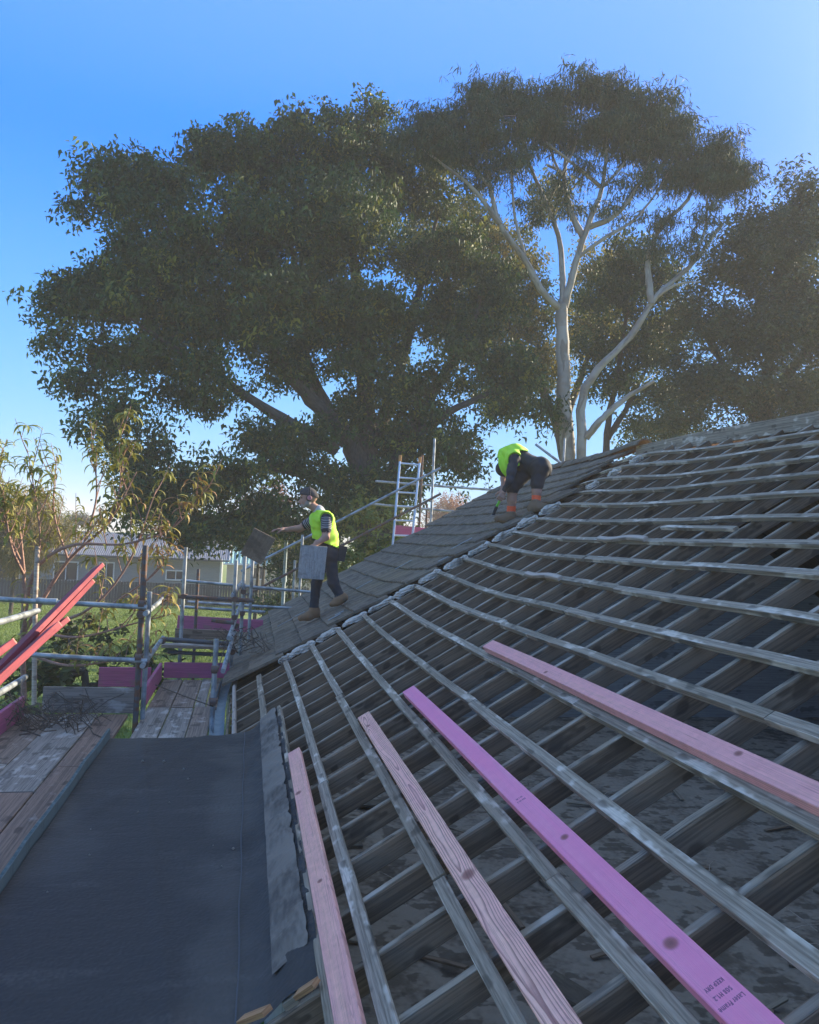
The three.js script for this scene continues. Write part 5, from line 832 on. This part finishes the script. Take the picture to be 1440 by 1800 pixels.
// worker who walks down the slope to the left with a tile in the left hand, right arm flung forward
{
  const w = thing('person', 'worker in yellow green vest and cap walking down the tiles with a tile', 'person'), P = (a) => V(...a);
  const fF = P([0.841, 3.329, -10.62]), fR = P([1.227, 3.519, -10.3]), hip = P([1.022, 4.177, -10.5]), hipF = P([0.997, 4.135, -10.62]), hipR = P([1.035, 4.158, -10.4]), kF = P([0.898, 3.758, -10.66]), aF = P([0.882, 3.426, -10.64]), kR = P([1.091, 3.799, -10.34]), aR = P([1.186, 3.626, -10.32]);
  const chest = P([0.927, 4.578, -10.5]), neck = P([0.867, 4.733, -10.5]), head = P([0.732, 4.883, -10.5]), shL = P([0.959, 4.622, -10.31]), elL = P([0.957, 4.386, -10.24]), wrL = P([0.827, 4.285, -10.2]), shR = P([0.858, 4.623, -10.69]), elR = P([0.65, 4.484, -10.78]), wrR = P([0.445, 4.459, -10.74]);
  const legs = [bone(hipF, kF, 0.092, 0.066, 'pants'), bone(kF, aF, 0.068, 0.056, 'pants'), bone(hipR, kR, 0.094, 0.068, 'pants'), bone(kR, aR, 0.07, 0.056, 'pants')];
  const tR = aR.clone().add(V(-0.10, -0.10, 0.03)), tF = fF.clone().add(V(-0.13, -0.03, 0.02)), hF = aF.clone().add(V(0.04, -0.075, 0)), hR = aR.clone().add(V(0.06, -0.02, 0));
  const torso = [bone(hip, chest.clone().lerp(hip, 0.5), 0.135, 0.14, 'shirt'), bone(chest.clone().lerp(hip, 0.5), chest, 0.14, 0.145, 'shirt'), bone(shL.clone().lerp(chest, 0.25), shR.clone().lerp(chest, 0.25), 0.085, 0.085, 'shirt'), bone(hipF, hipR, 0.125, 0.125, 'pants'), bone(chest, neck, 0.12, 0.075, 'shirt')];
  const arms = [bone(shL, shL.clone().lerp(elL, 0.62), 0.066, 0.062, 'sleeve'), bone(shL.clone().lerp(elL, 0.6), elL, 0.05, 0.045, 'skin'), bone(elL, wrL, 0.044, 0.03, 'skin'), bone(shR, shR.clone().lerp(elR, 0.6), 0.064, 0.06, 'sleeve'), bone(shR.clone().lerp(elR, 0.58), elR, 0.05, 0.044, 'skin'), bone(elR, wrR, 0.044, 0.03, 'skin')];
  const f = V(-0.98, -0.18, 0.1).normalize(), hd = (a, b, c) => head.clone().addScaledVector(f, a).add(V(0, b, c));
  const headB = [bone(neck, hd(0.02, -0.05, 0), 0.058, 0.056, 'skin'), bone(hd(-0.018, 0.03, 0), hd(0.018, 0.035, 0), 0.098, 0.092, 'head'), bone(hd(0.055, -0.03, 0.02), hd(0.055, -0.03, -0.02), 0.055, 0.055, 'head'), bone(hd(0.066, -0.085, 0.014), hd(0.066, -0.085, -0.014), 0.036, 0.036, 'beard'), bone(hd(0.02, -0.06, 0.04), hd(0.02, -0.06, -0.04), 0.045, 0.045, 'beard'), bone(hd(0.098, 0.012, 0), hd(0.122, -0.028, 0), 0.011, 0.016, 'head'), bone(hd(0.10, -0.058, 0.018), hd(0.10, -0.058, -0.018), 0.012, 0.012, 'lip'), bone(hd(-0.005, -0.002, 0.098), hd(-0.01, -0.03, 0.096), 0.018, 0.013, 'head'), bone(hd(0.085, 0.018, 0.036), hd(0.086, 0.018, 0.034), 0.014, 0.014, 'eye'), bone(hd(0.085, 0.018, -0.036), hd(0.086, 0.018, -0.034), 0.014, 0.014, 'eye')];
  const boots = [...bootBones(aF, tF, hF), ...bootBones(aR, tR, hR)];
  const col = (t, x, y, z) => t === 'pants' ? DENIM : t === 'boot' ? BOOT : t === 'shirt' ? (y > neck.y - 0.03 ? [0.45, 0.45, 0.46] : NAVY) : t === 'sleeve' ? NAVY : t === 'beard' ? [0.34, 0.30, 0.27] : t === 'eye' ? [0.05, 0.04, 0.035] : t === 'lip' ? [0.30, 0.13, 0.11] : SKIN;
  const gs = [skinMesh([...legs, ...torso, ...arms, ...boots], 0.035, 0.013, col), skinMesh(headB, 0.02, 0.006, col)];
  gs.push(skinMesh(handBones(wrL, V(-0.35, -0.92, 0.1), V(0, 0.25, 1), V(-0.9, 0.3, 0), 0.75, 1.05), 0.006, 0.005, col), skinMesh(handBones(wrR, V(-0.95, 0.0, 0.1), V(0.1, 0.9, 0.2), V(0, 0.1, 1), 0.25, 1.05), 0.006, 0.005, col));
  mesh('body', gs, M.person, w);
  for (const [s, e] of [[shL, elL], [shR, elR]]) {       // short sleeves with white bands
    const n = 40, pts = []; for (let i = 0; i <= n; i++) pts.push(s.clone().lerp(e, -0.02 + 0.66 * i / n)); const g = tube(pts, 0.074, 0.068, 20, 0, 0.02), uv = g.attributes.uv, c = [];
    for (let i = 0; i < uv.count; i++) { const b = Math.sin(uv.getY(i) * 270) > 0.45 ? WHITE : NAVY; c.push(...b); } g.setAttribute('color', new THREE.Float32BufferAttribute(c, 3)); mesh('sleeve', g, M.person, w);
  }
  // vest: the torso swollen a little, cut away at arm holes, neck and hem
  const tf = field([...torso, bone(shL, chest, 0.07, 0.1, 'v'), bone(shR, chest, 0.07, 0.1, 'v')], 0.05), vest = (x, y, z) => { let d = tf(x, y, z) - 0.020 - 0.007 * Math.sin(y * 34 + z * 30 + x * 20) * Math.sin(x * 40 - y * 22); d = Math.max(d, (chest.y - 0.26 - (x - chest.x) * 0.35) - y); d = Math.max(d, y - (neck.y + 0.0)); for (const s of [shL, shR]) { const q = s === shL ? 0.075 : -0.075; d = Math.max(d, 0.088 - Math.hypot(x - s.x + 0.01, (y - s.y) * 0.8, (z - s.z - q) * 0.9)); } d = Math.max(d, 0.085 - Math.hypot(x - neck.x + 0.05, (y - neck.y - 0.03), z - neck.z)); return d; };
  const vb = bounds(torso, 0.08); mesh('vest', surfaceNet(vest, vb[0], vb[1], 0.011), M.hiVis, w);
  // striped shirt tail below the vest, tool pouch, cap, ear muffs
  const cap = (x, y, z) => { const q = V(x, y, z).sub(head), u = q.dot(f), v2 = q.y, s = q.z; let d = Math.hypot(u * 0.92 + 0.008, v2 - 0.036, s * 1.02) - 0.112; d = Math.max(d, 0.028 - v2 + u * 0.15); const br = Math.max(Math.abs(v2 - 0.050 + (u - 0.1) * 0.25) - 0.007, Math.hypot(u - 0.095, s * 1.1) - 0.082); return Math.min(d, br); };
  mesh('cap', surfaceNet(cap, [head.x - 0.26, head.y - 0.05, head.z - 0.16], [head.x + 0.18, head.y + 0.2, head.z + 0.16], 0.006), std({ color: lin(0.055, 0.05, 0.05), roughness: 0.95 }), w);
  for (const s of [1, -1]) { const c = new THREE.CylinderGeometry(0.036, 0.042, 0.042, 18); c.rotateX(Math.PI / 2); const p = hd(0.0, 0.0, 0.112 * s); c.translate(p.x, p.y, p.z); const m = mesh('ear_muff', c, M.darkCloth, w); const c2 = new THREE.CylinderGeometry(0.027, 0.032, 0.012, 18); c2.rotateX(Math.PI / 2); c2.translate(p.x, p.y, p.z + 0.026 * s); mesh('ear_cup', c2, std({ color: lin(0.48, 0.19, 0.20), roughness: 0.5 }), m); }
  mesh('muff_band', (() => { const pts = []; for (let i = 0; i <= 14; i++) { const a = Math.PI * i / 14; pts.push(hd(-0.005, 0.0 + Math.sin(a) * 0.158, Math.cos(a) * 0.122)); } return tube(pts, 0.007, 0.007, 6); })(), M.darkCloth, w);
  const pouch = new THREE.BoxGeometry(0.12, 0.2, 0.2, 4, 4, 4); { const p = pouch.attributes.position; for (let i = 0; i < p.count; i++) { const y = p.getY(i); p.setX(i, p.getX(i) * (0.8 + y)); } pouch.computeVertexNormals(); pouch.rotateZ(-0.1); pouch.translate(hip.x + 0.17, hip.y - 0.0, hip.z + 0.06); } mesh('tool_pouch', pouch, M.darkCloth, w);
  // tile carried in the left hand
  const t = single('loose_tile', TILE[1].clone(), std({ map: concrete([0.34, 0.33, 0.31], 2), bumpMap: concreteBump, bumpScale: 0.003, roughness: 0.92 }), 'pale grey roof tile carried upright in the worker\'s left hand', 'roof tile', 'loose roof tiles'); rebase.pop();
  const m4 = new THREE.Matrix4(), A = V(...[0.804, 4.27, -10.17]), Bt = V(...[0.784, 3.841, -10.2]), dn = Bt.clone().sub(A).normalize(), sd = V(0.98, 0.12, -0.12), nn = sd.clone().cross(dn).normalize(); const s2 = dn.clone().cross(nn).normalize(); m4.makeBasis(dn, nn, s2); m4.setPosition(A); t.applyMatrix4(m4);
  const t2 = single('loose_tile', TILE[3].clone(), M.tiles[1], 'dark roof tile in mid air, just thrown ahead of the worker', 'roof tile', 'loose roof tiles'); rebase.pop();
  const C0 = V(...[0.209, 4.401, -11.6]), C1 = V(...[0.02, 4.002, -11.6]), d2 = C1.clone().sub(C0).normalize(), n2 = V(0.15, 0.25, 0.95), s3 = d2.clone().cross(n2).normalize(), n3 = s3.clone().cross(d2); m4.makeBasis(d2, n3, s3).setPosition(C0); t2.applyMatrix4(m4);
}
// worker bent over higher up, seen from behind, working on the tiles with a green handled bar
{
  const w = thing('person', 'bent over worker in black shorts and green vest near the ridge', 'person'), P = (a) => V(...a);
  const aF = P([3.169, 4.738, -9.45]), aR = P([3.399, 4.877, -9.2]), kF = P([3.167, 5.071, -9.42]), kR = P([3.411, 5.116, -9.22]), hF = P([3.39, 5.342, -9.45]), hR = P([3.458, 5.331, -9.25]), chest = P([3.19, 5.472, -9.45]), neck = P([3.088, 5.476, -9.48]), head = P([3.071, 5.326, -9.5]);
  const shL = P([3.113, 5.408, -9.26]), elL = P([3.06, 5.137, -9.22]), wrL = P([3.019, 5.014, -9.3]), shR = P([3.17, 5.49, -9.66]), elR = P([3.142, 5.2, -9.7]), wrR = P([3.069, 5.041, -9.5]);
  const mid = hF.clone().lerp(hR, 0.5), tF = aF.clone().add(V(-0.17, -0.06, -0.02)), tR = aR.clone().add(V(-0.03, -0.07, 0.02)), toR = aR.clone().add(V(0.12, -0.03, 0.05));
  const torso = [bone(mid, mid.clone().lerp(chest, 0.5), 0.118, 0.112, 'shirt'), bone(mid.clone().lerp(chest, 0.5), chest, 0.112, 0.118, 'shirt'), bone(shL.clone().lerp(chest, 0.2), shR.clone().lerp(chest, 0.2), 0.08, 0.08, 'shirt'), bone(hF, hR, 0.125, 0.13, 'shorts'), bone(mid.clone().add(V(0.06, -0.01, 0.02)), mid.clone().add(V(0.075, -0.03, 0.05)), 0.125, 0.12, 'shorts')];
  const legs = [bone(hF, kF, 0.105, 0.082, 'shorts'), bone(kF, kF.clone().lerp(aF, 0.45), 0.055, 0.056, 'skin'), bone(kF.clone().lerp(aF, 0.45), aF, 0.055, 0.042, 'leg'), bone(hR, kR, 0.105, 0.082, 'shorts'), bone(kR, kR.clone().lerp(aR, 0.4), 0.055, 0.054, 'skin'), bone(kR.clone().lerp(aR, 0.4), aR, 0.053, 0.042, 'leg')];
  const arms = [bone(shL, shL.clone().lerp(elL, 0.6), 0.064, 0.06, 'shirt'), bone(shL.clone().lerp(elL, 0.6), elL, 0.05, 0.046, 'shirt'), bone(elL, wrL, 0.045, 0.032, 'shirt'), bone(shR, shR.clone().lerp(elR, 0.6), 0.064, 0.06, 'shirt'), bone(shR.clone().lerp(elR, 0.6), elR, 0.05, 0.044, 'skin'), bone(elR, wrR, 0.043, 0.03, 'skin')];
  const hd = (x, y, z) => head.clone().add(V(x, y, z));
  const headB = [bone(neck, hd(0.02, 0.05, 0), 0.058, 0.06, 'skin'), bone(hd(0, 0.0, 0), hd(-0.01, -0.02, 0), 0.094, 0.098, 'hair'), bone(hd(0.03, -0.055, 0.015), hd(0.03, -0.055, -0.015), 0.055, 0.055, 'skin'), bone(hd(0.085, -0.04, 0), hd(0.06, -0.03, 0), 0.014, 0.014, 'skin'), bone(hd(0.062, -0.075, 0.012), hd(0.062, -0.075, -0.012), 0.025, 0.025, 'skin'), bone(hd(0.02, -0.01, 0.094), hd(0.01, 0.0, 0.094), 0.016, 0.016, 'skin'), bone(hd(0.066, -0.02, 0.033), hd(0.067, -0.02, 0.033), 0.013, 0.013, 'eye')];
  const boots = [...bootBones(aF, tF, aF.clone().add(V(0.05, -0.075, 0))), ...bootBones(aR, toR, aR.clone().add(V(-0.06, -0.075, 0)))];
  const col = (t, x, y, z) => t === 'shorts' ? [0.03, 0.03, 0.033] : t === 'shirt' ? [0.034, 0.036, 0.042] : t === 'boot' ? [0.20, 0.13, 0.075] : t === 'hair' ? [0.05, 0.04, 0.03] : t === 'eye' ? [0.04, 0.03, 0.03] : SKIN;
  mesh('body', [skinMesh([...torso, ...legs, ...arms, ...boots], 0.035, 0.013, col), skinMesh(headB, 0.018, 0.007, col), skinMesh(handBones(wrL, V(-0.4, -0.85, 0.1), V(0.3, 0, 0.9), V(-0.8, 0.4, 0), 0.85, 1), 0.006, 0.005, col), skinMesh(handBones(wrR, V(-0.2, -0.95, 0.15), V(0.2, 0, -0.9), V(-0.8, 0.3, 0.2), 0.85, 1), 0.006, 0.005, col)], M.person, w);
  const tf = field([...torso.slice(0, 3), bone(neck, chest, 0.09, 0.13, 'v'), bone(shL, chest, 0.07, 0.1, 'v'), bone(shR, chest, 0.07, 0.1, 'v')], 0.05);
  const vest = (x, y, z) => { let d = tf(x, y, z) - 0.020 - 0.006 * Math.sin(x * 45 + z * 30 + y * 20) * Math.sin(y * 38 - z * 20); const q = (x - mid.x) * 0.86 + (y - mid.y) * -0.2; d = Math.max(d, q + 0.11); d = Math.max(d, 0.10 - Math.hypot(x - shL.x, y - shL.y + 0.02, (z - shL.z - 0.08))); d = Math.max(d, 0.10 - Math.hypot(x - shR.x, y - shR.y + 0.02, (z - shR.z + 0.08))); d = Math.max(d, 0.075 - Math.hypot(x - neck.x + 0.03, y - neck.y + 0.05, z - neck.z)); d = Math.max(d, Math.min(x - (neck.x + 0.10), chest.y + 0.055 - y, z - chest.z)); return d; };
  const vb = bounds(torso, 0.12); mesh('vest', surfaceNet(vest, vb[0], vb[1], 0.011), M.hiVis, w);
  // loose front panel of the vest hanging down past the shoulder
  const pp = [[3.059, 5.525, -9.42], [3.008, 5.389, -9.36], [3.033, 5.269, -9.33], [3.098, 5.195, -9.32]].map(P), pg = sheet(6, 12, (u, v) => { const c = new THREE.CatmullRomCurve3(pp).getPoint(v); return V(c.x + (u - 0.5) * 0.12 * (1 - 0.3 * v), c.y + 0.02 * Math.sin(u * 6), c.z + (u - 0.5) * 0.08 + 0.012 * Math.sin(u * 9 + v * 4)); }, (u, v) => [u, v]); const pm = M.hiVis.clone(); pm.side = THREE.DoubleSide; mesh('vest_panel', pg, pm, w);
  for (const [k, a, t0] of [[kF, aF, 0.80], [kR, aR, 0.72]]) mesh('sock_band', tube([k.clone().lerp(a, t0 - 0.11), k.clone().lerp(a, t0), k.clone().lerp(a, t0 + 0.12)], 0.058, 0.055, 14), std({ color: lin(0.95, 0.13, 0.04), roughness: 0.7 }), w);
  const bar1 = thing('pry_bar', 'green handled pry bar in the bent worker\'s hands', 'tool'); const g0 = P([3.094, 5.105, -9.36]), g1 = P([2.996, 4.83, -9.5]), g2 = P([2.972, 4.723, -9.55]);
  w.position.y = bar1.position.y = 0.035; mesh('handle', tube([g0, g0.clone().lerp(g1, 0.5), g1], 0.016, 0.016, 8), std({ color: lin(0.20, 0.62, 0.06), roughness: 0.5 }), bar1); mesh('blade', bar(g1, g2, 0.05, 0.012, V(0, 1, 0)), M.darkSteel, bar1);
}
// ---------------------------------------------------------------- origins to the base of each thing, then draw
{
  const bx = new THREE.Box3();
  for (const o of rebase) {
    scene.updateMatrixWorld(true); bx.setFromObject(o); const c = bx.getCenter(new THREE.Vector3()); c.y = bx.min.y;
    const d = c.clone().sub(o.position); o.position.copy(c);
    if (o.isMesh) o.geometry.translate(-d.x, -d.y, -d.z); else for (const ch of o.children) ch.position.sub(d);
  }
}
renderer.render(scene, camera);
